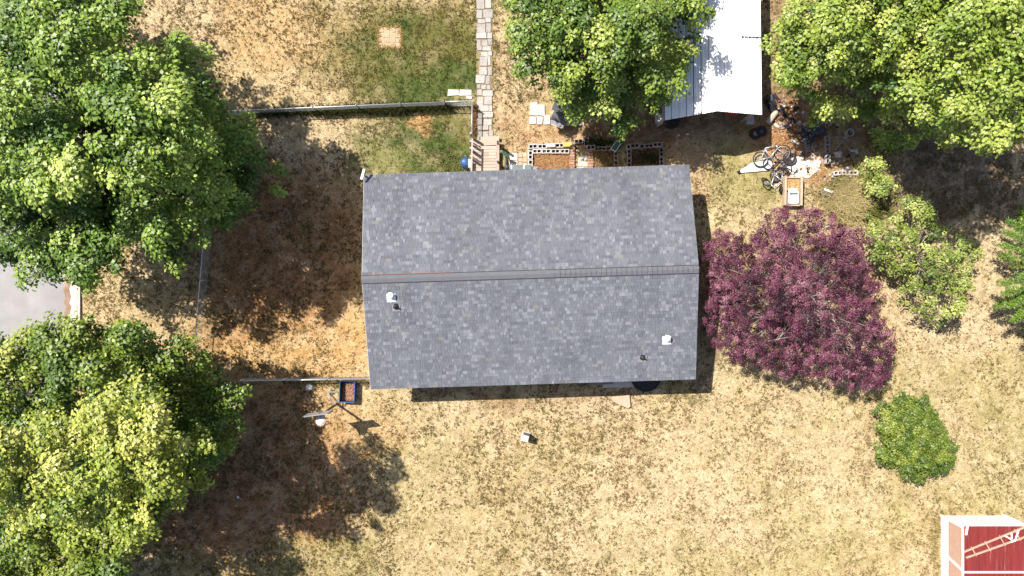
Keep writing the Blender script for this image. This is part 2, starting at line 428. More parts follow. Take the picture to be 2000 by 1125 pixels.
def build_grass():
    n = 130000
    x = rng.uniform(-27, 27, n); y = rng.uniform(-17, 17, n)
    k = clear_ground(x, y) & (rng.random(n) < np.clip((fbm(x, y, 1.9, 61, 4) - .30) * 4.2, .1, 1)); x = x[k]; y = y[k]; n = len(x)
    V1 = blades(x, y, 4, (.04, .09), (.008, .016), (.012, .045), .025)
    c1 = (ground_colour(x, y) * rng.uniform(.62, 1.30, n)[:, None])[:, None, None, :] * rng.uniform(.8, 1.2, (n, 4, 1, 1))
    c1 = np.broadcast_to(c1, (n, 4, 3, 3))
    # darker living tufts, compact, in drifts
    m = 335000
    x = rng.uniform(-27, 27, m); y = rng.uniform(-17, 17, m)
    drift = fbm(x, y, .33, 71, 3); fine = fbm(x, y, 2.4, 75, 3); strand = fbm(x, y, 7.0, 78, 2)
    dens = np.clip((drift - .28) * 2.8, .30, 1) * np.clip((fine - .28) * 3.2, .12, 1) * np.clip((strand - .30) * 4, .12, 1)
    k = clear_ground(x, y) & (rng.random(m) < dens * 1.5); x = x[k]; y = y[k]; m = len(x)
    V2 = blades(x, y, 5, (.025, .065), (.010, .018), (.02, .055), .02)
    hue = np.clip((fbm(x, y, .5, 81, 3) - .38) * 4 + rng.normal(0, .2, m), 0, 1)[:, None]
    g = ground_colour(x, y)
    c2 = (OLIVE * 1.05 * hue + (BROWN * .7 + OLIVE * .5) * (1 - hue)) * .74 + g * .16
    gd = np.clip((g[:, 1] - g[:, 0]) * 18 + .45, 0, 1)[:, None]; c2 = c2 * (1 - gd) + (g * .75 + GREEN * .3) * gd
    c2 = (c2 * rng.uniform(.55, 1.25, m)[:, None])[:, None, None, :] * rng.uniform(.75, 1.25, (m, 5, 1, 1))
    c2 = np.broadcast_to(c2, (m, 5, 3, 3))
    V = np.concatenate([V1.reshape(-1, 3), V2.reshape(-1, 3)]); col = np.concatenate([c1.reshape(-1, 3), c2.reshape(-1, 3)])
    o = link('grass', np_mesh('grass', V, np.arange(len(V)).reshape(-1, 3), M['grass'], col))
    setp(o, 'dry straw coloured lawn with olive tufts around the house', 'grass', kind='stuff')
build_grass()

def tuft_patch(name, label, pts, h=(.12, .3), cols=(GREEN, OLIVE), K=7, spread=.05, cat='weeds', lean=.5, w=.012):
    """taller blades growing at the given points"""
    pts = np.array(pts); n = len(pts)
    a = rng.uniform(0, 2 * math.pi, (n, K)); hh = rng.uniform(h[0], h[1], (n, K))
    ox = pts[:, 0:1] + rng.normal(0, spread, (n, K)); oy = pts[:, 1:2] + rng.normal(0, spread, (n, K))
    dx = np.cos(a); dy = np.sin(a); L = hh * rng.uniform(.3, 1.0, (n, K)) * lean * 2; ww = w * rng.uniform(.7, 1.5, (n, K))
    p0 = np.stack([ox - dy * ww, oy + dx * ww, ox * 0 - .01], -1); p1 = np.stack([ox + dy * ww, oy - dx * ww, ox * 0 - .01], -1)
    q0 = np.stack([ox + dx * L * .5 - dy * ww * .7, oy + dy * L * .5 + dx * ww * .7, hh * .75], -1); q1 = np.stack([ox + dx * L * .5 + dy * ww * .7, oy + dy * L * .5 - dx * ww * .7, hh * .75], -1)
    t = np.stack([ox + dx * L, oy + dy * L, hh * .85], -1)
    V = np.stack([p0, p1, q1, q0, t], 2).reshape(-1, 3)
    b = np.arange(n * K)[:, None] * 5
    F = np.concatenate([b + np.array([[0, 1, 2]]), b + np.array([[0, 2, 3]]), b + np.array([[3, 2, 4]])], 0)
    k = rng.random((n, K, 1, 1)); c = np.array(cols[0]) * k + np.array(cols[1]) * (1 - k)
    c = np.repeat(c * rng.uniform(.7, 1.3, (n, K, 1, 1)), 5, 2)
    o = link(name, np_mesh(name, V, F, M['grass'], c.reshape(-1, 3)))
    return setp(o, label, cat, kind='stuff')

# ------------------------------------------------------------------ road, kerb, path
mb = MB()
a = Wp(150, -600); b = Wp(135, 700); c_ = Wp(60, 1010); d = Wp(40, 1700)
xs = [Wp(-900, -600), Wp(143, -600), Wp(137, 560), Wp(130, 700), Wp(45, 1000), Wp(30, 1700), Wp(-900, 1700)]
mb.add([(p.x, p.y, .012) for p in xs] + [(p.x, p.y, -.2) for p in xs], [tuple(range(6, -1, -1))] + [(i, (i + 1) % 7, 7 + (i + 1) % 7, 7 + i) for i in range(7)])
setp(mb.build('road', M['asphalt']), kind='structure')
def strip(name, pts, w0, w1, z, m, jit=0.0):
    mb = MB(); P = []
    for (px, py) in pts:
        P.append((px, py))
    n = len(P); vs = []; rj = random.Random(5)
    for (px, py) in P:
        l = Wp(px + w0 + rj.uniform(-jit, jit), py); r = Wp(px + w1, py); vs += [(l.x, l.y, z), (r.x, r.y, z), (l.x, l.y, -.1), (r.x, r.y, -.1)]
    fs = []
    for i in range(n - 1):
        j = i * 4; k = j + 4
        fs += [(j, k, k + 1, j + 1), (j, j + 2, k + 2, k), (j + 1, k + 1, k + 3, j + 3)]
    mb.add(vs, fs)
    o = mb.build(name, m); return setp(o, kind='structure')
curve_pts = [(150 - .004 * y, y) for y in range(-500, 700, 7)] + [(147 - 0.30 * (y - 700) * (1 if y < 1010 else 0) - (93 if y >= 1010 else 0), y) for y in range(700, 1600, 20)]
strip('gutter_litter', curve_pts, -22, -6, .018, M['litter_strip'], 4)
strip('gutter', curve_pts, -10, 3, .024, M['curb'], 3.5)
strip('kerb', curve_pts, 6, 11, .11, M['concrete'], .8)

mb = MB()
mb.prism([tuple(Wp(*p)[:2]) for p in ((929, -70), (963, -70), (962, 275), (931, 275))][::-1], -.1, .004)
path = setp(mb.build('path', mat('path_dirt', (.27, .205, .115), (.16, .13, .06), 9, .95, .6, 30)), kind='structure')
rs_sq = random.Random(55); rp = random.Random(21); yy = -70.0
def paver(parent, x0, x1, y0, y1, m, name='paver', th=.045, jr=.012):
    p = Wp((x0 + x1) / 2, (y0 + y1) / 2)
    w = (x1 - x0) * S; h = (y1 - y0) * S
    mb = MB(); j = lambda: rp.uniform(-jr, jr)
    pl = [(-w / 2 + j(), -h / 2 + j()), (w / 2 + j(), -h / 2 + j()), (w / 2 + j(), h / 2 + j()), (-w / 2 + j(), h / 2 + j())]
    mb.prism(pl, -.06, th, bev=.012)
    loc = (p.x, p.y, rp.uniform(-.012, .01)); rot = (rp.uniform(-.02, .02), rp.uniform(-.02, .02), rp.uniform(-.035, .035))
    if parent and parent.type == 'EMPTY': loc = (p.x - parent.location.x, p.y - parent.location.y, loc[2])
    return mb.build(name, m, parent, loc, rot)
while yy < 262:
    if yy < 100: lo, hi = 931, 961
    elif yy < 135: lo, hi = 937, 960
    elif yy < 172: lo, hi = 929, 958
    else: lo, hi = 933, 962
    lo += rp.uniform(-2.5, 2.0); hi += rp.uniform(-2.0, 2.5)
    h = rp.choice([10, 13, 17, 18, 20])
    k = rp.random()
    if k < .22: cuts = [lo, hi - rp.uniform(6, 10), hi]
    elif k < .85: cuts = [lo, (lo + hi) / 2 + rp.uniform(-6, 6), hi]
    else: cuts = [lo, lo + 9, hi - 9, hi]
    for a, b in zip(cuts[:-1], cuts[1:]):
        sh = rp.uniform(-1.6, 1.6)
        paver(path, a + .6, b - .6, yy + .6 + sh, yy + h - .6 + sh, M['paver'])
    yy += h
weeds = []
for k in range(240):
    py = rp.uniform(-10, 262); side = rp.random()
    px = (928 + rp.gauss(0, 3)) if side < .4 else (964 + rp.gauss(0, 3)) if side < .8 else rp.uniform(936, 958)
    weeds.append(Wp(px, py)[:2])
tuft_patch('path_weeds', 'thin green grass fringing the concrete paver path', weeds, (.03, .09), K=5, spread=.03, w=.008)

e = empty('stone_slab', Wp(898, 182), 'pair of white slabs set in green lawn beside the paver path gate', 'slab')
for (x0, x1, y0, y1) in ((875, 897, 175, 187), (898, 921, 174, 187), (911, 922, 188, 194)):
    paver(e, x0, x1, y0, y1, M['white_concrete'], 'slab_piece', .04, .03)
e = empty('sandy_paving', Wp(760, 72), 'square of worn sandy pavers almost buried in the upper lawn', 'paving')
for i in range(4):
    for j in range(4):
        paver(e, 739 + i * 11, 750.2 + i * 11, 53 + j * 10, 63.1 + j * 10, M['worn_paver'], 'paver', .0, .012)
pts = []
for _ in range(150):
    t = rs_sq.uniform(0, 1); a = rs_sq.choice([(738 + t * 46, 52), (738 + t * 46, 93), (738, 52 + t * 41), (784, 52 + t * 41)]); pts.append(Wp(a[0] + rs_sq.gauss(0, 2.2), a[1] + rs_sq.gauss(0, 2.2))[:2])
tuft_patch('paving_weeds', 'short dry grass creeping over the edges of the square of sandy pavers', pts, (.02, .06), (ORANGE, OLIVE), 6, .04, lean=1.2)

# ------------------------------------------------------------------ house
TH = R(1.77); HC = Vector((.741, .459, 0)); LEN = 13.52; EZ = 2.6; RZ = 3.65; YN = 4.45; YS = -4.45; YR = .09
house = empty('house', HC, 'single storey house under a low gabled roof of mottled grey shingles', 'house', rz=TH)
mb = MB()
wl, wn_, ws = LEN / 2 - .35, YN - .4, YS + .4
def gable(x):
    return [(x, ws, 0), (x, wn_, 0), (x, wn_, EZ + .06), (x, YR, RZ - .12), (x, ws, EZ + .06)]
g0 = gable(-wl); g1 = gable(wl)
mb.add(g0 + g1, [(4, 3, 2, 1, 0), (5, 6, 7, 8, 9)] + [(i, (i + 1) % 5, 5 + (i + 1) % 5, 5 + i) for i in (1, 4)])
# side walls
mb.add([(-wl, ws, 0), (wl, ws, 0), (wl, ws, EZ + .06), (-wl, ws, EZ + .06)], [(0, 1, 2, 3)])
mb.build('wall', M['siding'], house)
def window(x, y, w, h, face):
    mb = MB(); s = 1 if face == 'n' else -1
    for dx in (-w / 2, w / 2): mb.box((x + dx, y + s * .02, 1.45), (.07, .06, h + .07))
    for dz in (-h / 2, h / 2): mb.box((x, y + s * .021, 1.45 + dz), (w + .02, .062, .07))
    mb.box((x, y + s * .018, 1.45), (.04, .05, h - .05))
    f = mb.build('window', M['white_paint'], house)
    mb = MB(); mb.box((x, y + s * .008, 1.45), (w - .05, .012, h - .05)); mb.build('pane', M['glass'], f)
for x in (-4.6, -.4, 4.6): window(x, wn_, 1.3, 1.1, 'n')
for x in (-4.4, -1.6, 5.0): window(x, ws, 1.3, 1.1, 's')
for x, y, s in ((-1.9, wn_, 1), (3.9, ws, -1)):
    mb = MB(); mb.box((x, y + s * .025, 1.22), (.92, .05, 2.03)); d = mb.build('door', M['white_paint'], house)
    mb = MB(); mb.cyl((x + .36, y + s * .05, 1.15), (x + .36, y + s * .11, 1.15), .03, 8); mb.build('handle', M['silver'], d)
# roof deck with fascia
mb = MB(); t = .10
prof = [(YS, EZ), (YR, RZ), (YN, EZ), (YN, EZ - t), (YR, RZ - t - .02), (YS, EZ - t)]
hx = LEN / 2
mb.add([(-hx, p[0], p[1] - .012) for p in prof] + [(hx, p[0], p[1] - .012) for p in prof],
       [(0, 1, 4, 5), (1, 2, 3, 4), (11, 10, 7, 6), (10, 9, 8, 7)] + [(i, 6 + i, 6 + (i + 1) % 6, (i + 1) % 6) for i in range(6)])
roof = mb.build('roof', M['sheathing'], house)
mb = MB()
for s, y in ((1, YN + .012), (-1, YS - .012)): mb.box((0, y, EZ - .09), (LEN + .02, .022, .15))
for sx in (-1, 1):
    mb.bar((sx * (hx + .012), YS, EZ - .075), (sx * (hx + .012), YR, RZ - .075), .022, .13); mb.bar((sx * (hx + .012), YN, EZ - .075), (sx * (hx + .012), YR, RZ - .075), .022, .13)
mb.build('fascia', M['trim'], house)
# shingles: courses of wedge tabs
WID = [.085, .11, .135, .16, .20, .26]
rs = random.Random(3)
tabs = []
def slope_frame(side):
    e = Vector((0, YS if side < 0 else YN, EZ)); r = Vector((0, YR, RZ))
    up = (r - e); L = up.length; up.normalize()
    n = Vector((1, 0, 0)).cross(up) if side < 0 else up.cross(Vector((1, 0, 0)))
    if n.z < 0: n = -n
    return e, up, n, L
EXPO = .136
for side in (-1, 1):
    e0, up, nn, L = slope_frame(side)
    nc = int(L / EXPO)
    for c in range(nc + 1):
        v0 = c * EXPO - .02; v1 = min(v0 + EXPO + .03, L - .005)
        x = -hx - .015 + rs.uniform(-.0, .0)
        while x < hx + .01:
            wq = rs.choices(WID, [1.5, 2.4, 3, 2.6, 1.6, 1])[0]
            w = min(wq, hx + .015 - x)
            if w < .03: break
            if w < wq or hx + .015 - x - w < .04: wq = hx + .015 - x; w = wq
            k = rs.random()
            light = 0.0
            mi = rs.choices(range(7), [.10, .22, .29, .19, .135, .05, .015])[0]
            th = .009 if rs.random() < .55 else .018
            if rs.random() < .22 and mi < 4 and tabs and tabs[-1][5] < 4 and tabs[-1][0] == side and tabs[-1][1] == c: mi = tabs[-1][5]
            tabs.append((side, c, v0, v1, x, mi, w, th))
            x += w
def tab_pts(w, ln, th):
    g = .004
    return [(g, 0, 0), (w - g, 0, 0), (w - g, ln, 0), (g, ln, 0), (g, 0, th), (w - g, 0, th), (w - g, ln, .0025), (g, ln, .0025)]
TF = [(4, 5, 6, 7), (0, 1, 5, 4), (1, 2, 6, 5), (3, 0, 4, 7)]
big = sorted(range(len(tabs)), key=lambda i: -tabs[i][6] * (1 + .03 * tabs[i][1]))[:300]
bigset = set(big)
cache = {}
mb = MB()
for i, (side, c, v0, v1, x, mi, w, th) in enumerate(tabs):
    e0, up, nn, L = slope_frame(side)
    P = tab_pts(w, v1 - v0, th)
    if side > 0: P = [(w - p[0], p[1], p[2]) for p in P]
    dxv = Vector((1, 0, 0))
    base = e0 + up * v0 + nn * .004 + Vector((x, 0, 0))
    if i in bigset:
        key = (side, round(w, 3), round(v1 - v0, 3), th, mi)
        if key not in cache:
            q = MB(); q.add(P, TF if side < 0 else [f[::-1] for f in TF]); cache[key] = q.mesh('shingle', M['shingle'][mi])
        o = bpy.data.objects.new('shingle', cache[key])
        mat3 = Matrix((dxv, up, nn)).transposed()
        if side > 0: pass
        m4 = mat3.to_4x4(); m4.translation = base
        o.parent = roof; o.matrix_local = m4; C.objects.link(o)
    else:
        mb.add([base + dxv * p[0] + up * p[1] + nn * p[2] for p in P], TF if side < 0 else [f[::-1] for f in TF], mi)
o = mb.build('shingles', M['shingle'], roof); o['kind'] = 'stuff'
# ridge: long smooth strip in the west, separate caps in the east
e_s, up_s, n_s, L_s = slope_frame(-1); e_n, up_n, n_n, L_n = slope_frame(1)
def ridge_piece(x0, x1, lift, ov=0.0):
    q = MB(); w = .155
    a = lambda x, dz: [(x, YR - up_s.y * w, RZ - up_s.z * w + dz), (x, YR, RZ + dz + .006), (x, YR - up_n.y * w, RZ - up_n.z * w + dz)]
    A = a(x0, lift + ov); B = a(x1, lift); A2 = a(x0, lift - .02); B2 = a(x1, lift - .02)
    q.add(A + B + A2 + B2, [(0, 3, 4, 1), (1, 4, 5, 2), (0, 1, 7, 6), (1, 2, 8, 7), (4, 3, 9, 10), (5, 4, 10, 11), (3, 0, 6, 9), (2, 5, 11, 8)])
    return q
XB = .98
ridge_piece(-hx - .03, XB, .034).build('ridge_strip', M['ridge'], roof)
cap_me = ridge_piece(0, .176, .034, .012).mesh('ridge_cap', M['ridge'])
nx_ = int((hx + .03 - XB) / .205)
for k in range(nx_):
    o = bpy.data.objects.new('ridge_cap', cap_me); o.parent = roof
    o.location = (XB + .014 + k * .205 + .02, 0, rs.uniform(-.002, .003)); o.scale = (1.09, 1, 1); C.objects.link(o)
q = MB(); q.box((hx - .0 , YR, RZ), (.01, .02, .01)); 
q = MB()
for s, uu in ((1, up_n), (-1, up_s)):
    y0, z0 = YR - uu.y * .16, RZ - uu.z * .16
    q.bar((-hx - .02, y0, z0 + .018), (hx + .02, y0, z0 + .018), .040, .03)
q.build('ridge_edge', M['dark_gap'], roof)
q = MB(); y0, z0 = YR - up_n.y * .185, RZ - up_n.z * .185
q.bar((-hx + .25, y0, z0 + .022), (-hx + 3.6, y0, z0 + .022), .012, .012); q.build('ridge_cord', M['orange_rim'], roof)

def on_roof(px, py):
    """house-local point of the south slope seen at a photo pixel"""
    z = 3.2
    for _ in range(6):
        p = Wp(px, py, z) - HC; p = Matrix.Rotation(-TH, 3, 'Z') @ p
        z = EZ + (p.y - YS) / (YR - YS) * (RZ - EZ)
    return Vector((p.x, p.y, z))
def flue(px, py):
    p = on_roof(px, py); p.z += -.02
    q = MB(); q.cyl(p + Vector((0, 0, -.1)), p + Vector((0, 0, .20)), .085, 14); f = q.build('flue_vent', M['white_paint'], house)
    q = MB(); q.tube([p + Vector((0, 0, .20)), p + Vector((0, 0, .25)), p + Vector((0, 0, .28))], [.13, .13, .06], 18); q.build('cap', M['white_paint'], f)
    q = MB(); m3 = Matrix((Vector((1, 0, 0)), up_s, n_s)).transposed()
    q.box(p + up_s * (-.09) + n_s * .035, (.36, .34, .012), M=m3); q.tube([p + Vector((0, 0, .0)), p + Vector((0, 0, .12))], [.14, .09], 14); q.build('flashing', M['white_metal'], f)
flue(764, 577); flue(1302, 660)
def plumb(px, py):
    p = on_roof(px, py)
    q = MB(); q.tube([p + n_s * .0, p + n_s * .06, p + Vector((0, 0, .14))], [.14, .105, .06], 14); f = q.build('plumbing_vent', M['black_plastic'], house)
    q = MB(); m3 = Matrix((Vector((1, 0, 0)), up_s, n_s)).transposed(); q.box(p + up_s * -.05 + n_s * .022, (.34, .26, .014), M=m3); q.build('flashing', M['mid_grey'], f)
    q = MB(); q.cyl(p, p + Vector((0, 0, .30)), .038, 10); q.build('pipe', M['black_plastic'], f)
plumb(774, 599); plumb(1255, 698)
# white bracket and arm at the north-west corner of the eave
q = MB(); q.bar((-hx + .02, YN - .02, EZ - .2), (-hx + .02, YN - .02, EZ + .42), .05, .05)
ma = q.build('mast', M['white_paint'], house)
q = MB(); q.bar((-hx - .06, YN - .22, EZ + .34), (-hx + .10, YN + .18, EZ + .46), .09, .03); q.build('arm', M['white_paint'], ma)
# gable-side awning strip under the south eave
p = Matrix.Rotation(-TH, 3, 'Z') @ (Wp(1173, 748, 2.2) - HC)
q = MB(); m3 = Matrix.Rotation(R(-14), 3, 'X'); q.box((p.x, p.y + .16, 2.0), (1.1, .5, .03), M=m3); q.build('awning', M['mid_grey'], house)
# doorstep on the south side
q = MB(); q.box((3.9, ws - .5, .16), (1.4, 1.0, .32)); q.build('doorstep', M['concrete'], house)

# ------------------------------------------------------------------ porch deck at the north wall
porch = empty('porch_deck', Wp(952, 300), 'weathered grey plank porch with steps between the paver path and the house', 'porch')
PB = porch.location
def lp(px, py, z): return Wp(px, py, z) - PB
DZ = .55
rows = [285, 291.5, 297.5, 303.5, 309.5, 315.5, 321.5, 327.5, 333.5, 340]
for r0, r1 in zip(rows[:-1], rows[1:]):
    a = lp(923, r0, DZ); b = lp(969, r1, DZ)
    q = MB(); q.box(((a.x + b.x) / 2, (a.y + b.y) / 2, DZ - .02 + rs.uniform(-.004, .004)), (b.x - a.x + rs.uniform(-.02, .02), abs(b.y - a.y) - .012, .04), rz=R(1.2))
    q.build('plank', M['deck_wood'], porch)
for r0, r1, z, x0, x1 in ((273, 284, .40, 924, 975), (266.5, 273, .22, 932, 975)):
    a = lp(x0, r0, z); b = lp(x1, r1, z)
    q = MB(); q.box(((a.x + b.x) / 2, (a.y + b.y) / 2, z - .02), (b.x - a.x, abs(b.y - a.y), .04), rz=R(2.5)); q.build('step_tread', M['deck_wood'], porch)
q = MB()
for sx in (924, 968, 946):
    a = lp(sx, 268, .3); b = lp(sx, 336, .3); q.bar((a.x, a.y - .1, .12), (b.x, b.y, .35), .04, .22)
q.build('joist', M['grey_wood'], porch)
for sx, pl in ((922.5, (272, 287, 300, 315)), (973, (285, 322))):
    for y in pl:
        a = lp(sx, y, 0); q = MB(); q.box((a.x, a.y, .66), (.085, .085, 1.32)); q.build('railing_post', M['grey_wood'], porch)
a = lp(922.5, 271, 1.34); b = lp(920.5, 338, 1.34); q = MB(); q.bar(a, b, .07, .04); q.build('handrail', M['grey_wood'], porch)
q = MB()
for sy in (276, 281, 292, 296, 305, 310):
    a = lp(922.5, sy, .7); q.box((a.x, a.y, .85), (.03, .05, .8))
q.build('baluster', M['grey_wood'], porch)
a = lp(972.5, 283, .72); b = lp(972.0, 336, .72); q = MB(); q.bar(a, b, .13, .04); q.build('handrail', M['deck_wood'], porch)
a = lp(943, 302, DZ + .012); q = MB(); q.box((a.x + .08, a.y, DZ + .008), (.33, .14, .012)); q.build('door_mat', M['old_cinder'], porch)

q = MB(); p = Wp(911, 322)
q.tube([(0, 0, 0), (0, 0, .05), (0, 0, .4), (0, 0, .75), (0, 0, .8)], [.2, .22, .235, .22, .17], 18)
br = q.build('barrel', M['blue_barrel'], None, p); setp(br, 'blue plastic barrel beside the porch railing in green weeds', 'barrel')
q = MB(); q.ring((0, 0, .8), .17, .015, 18, 6); q.build('barrel_rim', M['blue_paint'], br)
q = MB(); p = Wp(919.5, 326, .0); q.box((0, 0, .45), (.09, .34, .9)); q.box((0, 0, .92), (.12, .38, .04))
setp(q.build('post', M['beige'], None, p), 'pale wooden gate post at the house corner of the porch', 'post')

# leaning stakes, storage box, slabs east of the porch
for k, (a, b, m, lab) in enumerate((((981, 297, .75), (994, 306, .62), 'green_paint', 'dark green board bridging the gap beside the porch'), ((988, 291, .1), (987.5, 330, .85), 'dark_grey', 'thin dark stake leaning upright next to the porch gap'), ((990, 306, .6), (995, 326, .05), 'dark_grey', 'short dark stake slanting onto the pale slab by the porch'))):
    pa = Wp(*a); pb = Wp(*b); q = MB(); q.bar(Vector((0, 0, pa.z)), pb - pa + Vector((0, 0, pa.z)), .14 if k == 0 else .05, .04)
    setp(q.build('stake', M[m], None, (pa.x, pa.y, 0)), lab, 'stake')
bx = empty('storage_bench', Wp(1012, 334), 'low dark grey storage bench with white clips against the north wall', 'bench')
q = MB(); q.box((0, 0, .22), (1.15, .30, .44)); bevel(q.build('box', M['teal_grey'], bx), .015)
q = MB(); q.box((0, .01, .47), (1.2, .36, .045)); bevel(q.build('lid', M['teal_grey'], bx), .012)
for dx in (-.3, .25):
    q = MB(); q.box((dx, .10, .50), (.05, .18, .03)); q.build('clip', M['white_paint'], bx)
q = MB(); q.box((.72, 0, .2), (.26, .28, .4)); q.build('side_box', M['mid_grey'], bx)
pv = empty('pink_paving', Wp(1000, 315), 'patch of pinkish brick pavers and two pale slabs by the first raised bed', 'paving')
for (x0, x1, y0, y1, m) in ((994, 1011, 299, 313, 'white_concrete'), (993, 1011, 314, 327, 'white_concrete'), (1012.5, 1020, 299, 308, 'pink_paver'), (1021, 1029, 299, 307, 'pink_paver'), (1012.5, 1021, 309, 316, 'pink_paver'), (1022, 1029, 308, 317, 'pink_paver'), (1012.5, 1020, 317, 326, 'pink_paver'), (1021, 1029.5, 318, 326, 'pink_paver')):
    paver(pv, x0, x1, y0, y1, M[m], 'paver', .03, .012)

# ------------------------------------------------------------------ raised beds of blocks
def cinder_mesh(m, bore=True):
    q = MB(); L, W, Hh = .395, .195, .19; t = .032
    q.box((0, W / 2 - t / 2, Hh / 2), (L, t, Hh)); q.box((0, -W / 2 + t / 2, Hh / 2), (L, t, Hh))
    for x in (-L / 2 + t / 2, 0, L / 2 - t / 2): q.box((x, 0, Hh / 2 - .002), (t, W - 2 * t - .001, Hh - .004))
    q.box((0, 0, .01), (L - 2 * t, W - 2 * t, .02), mi=1)
    return q.mesh('cinder_block', [m, M['dark_gap']])
CB = cinder_mesh(M['cinder']); CBO = cinder_mesh(M['old_cinder'])
q = MB(); q.box((0, 0, .035), (.2, .095, .07)); BR = q.mesh('brick', M['brick'])
def put(me, name, parent, px, py, z=0.0, rz=0.0, jit=1.0):
    o = bpy.data.objects.new(name, me); p = Wp(px, py, z + .15)
    o.location = (p.x - parent.location.x, p.y - parent.location.y, z); o.parent = parent
    o.rotation_euler = (0, 0, rz + rs.uniform(-.05, .05) * jit); C.objects.link(o); return o
V90 = R(90)
def soil(parent, x0, x1, y0, y1, z, m='soil', n=14):
    a = Wp(x0, y1); b = Wp(x1, y0)
    vs = []; fs = []
    for j in range(n + 1):
        for i in range(n + 1):
            edge = min(i, j, n - i, n - j) == 0
            vs.append((a.x + (b.x - a.x) * i / n - parent.location.x, a.y + (b.y - a.y) * j / n - parent.location.y, -.02 if edge else z + rs.uniform(-.03, .03)))
    for j in range(n):
        for i in range(n): fs.append((j * (n + 1) + i, j * (n + 1) + i + 1, (j + 1) * (n + 1) + i + 1, (j + 1) * (n + 1) + i))
    q = MB(); q.add(vs, fs); return q.build('soil', M[m], parent)
b1 = empty('raised_bed', Wp(1078, 308), 'widest raised bed of pale cinder blocks filled with brown straw mulch', 'raised bed', 'raised garden beds')
for x in (1041, 1059): put(CB, 'cinder_block', b1, x, 286, 0, R(2))
for x in (1093, 1111): put(CB, 'cinder_block', b1, x, 284, 0, R(2))
for x in (1049, 1067, 1085, 1103): put(CB, 'cinder_block', b1, x, 295.5, 0, R(2))
for y in (300, 318, 336): put(CB, 'cinder_block', b1, 1036, y + 3, 0, V90)
for y in (283, 288, 293, 298, 303, 308, 313, 318, 323, 328, 333):
    for lv in range(2):
        put(BR, 'brick', b1, 1118.5 + rs.uniform(-1, 1), y, lv * .073, R(1), 1.5)
soil(b1, 1043, 1112, 303, 338, .08)
for (x, y, m, nm, w, lab, c) in ((1076, 284, 'white_concrete', 'stone_block', .40, 'smooth white block resting on the top course of the widest raised bed', 'block'), (1107, 283, 'yellow', 'jerrycan', .36, 'yellow container lying on the blocks of the widest raised bed', 'container')):
    p = Wp(x, y, .24); q = MB()
    q.box((0, 0, 0), (w, .17, .10 if nm == 'stone_block' else .15)); 
    if nm == 'jerrycan': q.cyl((.18, 0, .02), (.25, 0, .02), .04, 10)
    o = q.build(nm, M[m], None, (p.x, p.y, .245 if nm == 'stone_block' else .27), (0, 0, R(3)))
    if nm == 'stone_block': bevel(o, .015)
    setp(o, lab, c)
b2 = empty('raised_bed', Wp(1178, 308), 'narrow raised bed between the two others with a brick wall and green weeds', 'raised bed', 'raised garden beds')
for y in (289, 294.5, 300, 305.5, 311, 316.5, 322, 327):
    for lv in range(2): put(BR, 'brick', b2, 1154 + rs.uniform(-1.2, 1.2), y, lv * .073, R(2), 1.6)
put(CBO, 'cinder_block', b2, 1154, 288, .15, R(4))
for x in (1168, 1184): put(CBO, 'cinder_block', b2, x, 290.5, 0, R(2))
for y in (305, 322): put(CBO, 'cinder_block', b2, 1203, y, 0, V90)
soil(b2, 1159, 1199, 296, 334, .07)
b3 = empty('raised_bed', Wp(1260, 304), 'reddish block raised bed in tree shade nearest the carport', 'raised bed', 'raised garden beds')
for x in (1232, 1250, 1268, 1286): put(CBO, 'cinder_block', b3, x, 286.5 - (x - 1232) * .05, 0, R(2))
for x in (1240, 1284): put(CBO, 'cinder_block', b3, x, 284.5 - (x - 1240) * .05, .19, R(2))
for x0, ys in ((1229, (300, 318)), (1292, (297, 315))):
    for y in ys: put(CBO, 'cinder_block', b3, x0, y, 0, V90)
soil(b3, 1234, 1287, 293, 330, .07)
e = empty('brick_pair', Wp(1136, 276), 'two loose pale bricks on the ground behind the widest raised bed', 'bricks')
put(CBO, 'brick', e, 1130, 276, 0, R(3)); put(CBO, 'brick', e, 1145, 277, -.06, V90)
e = empty('pale_stones', Wp(1138, 312), 'pale stepping stones between the first two raised beds', 'stones')
for x0, x1, y0, y1 in ((1129, 1146, 303, 313), (1130, 1147, 315, 325), (1127, 1140, 327, 336)): paver(e, x0, x1, y0, y1, M['white_concrete'], 'stone', .03, .035)
e = empty('wire_frame', Wp(1201, 288), 'small tilted green wire frame leaning on the narrow raised bed', 'frame', rz=R(-35))
q = MB()
for a, b in (((-.12, -.22), (.12, -.22)), ((.12, -.22), (.12, .22)), ((.12, .22), (-.12, .22)), ((-.12, .22), (-.12, -.22))): q.bar((a[0], a[1], .24), (b[0], b[1], .34), .025, .025)
q.build('border', M['white_paint'], e)
q = MB(); q.box((0, 0, .285), (.22, .42, .012), M=Matrix.Rotation(R(9), 3, 'X')); q.build('screen', M['green_paint'], e)
pts = [Wp(rs.gauss(1180, 14), rs.gauss(312, 9))[:2] for _ in range(90)]
tuft_patch('bed_weeds', 'green and yellow weeds growing in the narrow raised bed', pts, (.15, .3), (OLIVE * 1.3, ORANGE * .8), 6, .04)
pts = [Wp(rs.gauss(1262, 13), rs.gauss(310, 8))[:2] for _ in range(70)] + [Wp(rs.gauss(1165, 20), rs.gauss(280, 5))[:2] for _ in range(60)]
tuft_patch('shaded_weeds', 'dark green weeds in the shaded bed and behind the narrow one', pts, (.15, .3), (GREEN * .8, GREEN * .5), 6, .04)
pts = [Wp(rs.uniform(1043, 1112), rs.uniform(303, 332))[:2] for _ in range(220)]
o = tuft_patch('straw_mulch', 'tangled brown straw covering the widest raised bed', pts, (.10, .15), (RUST * 1.2, ORANGE), 5, .06, 'mulch', lean=1.2, w=.008)

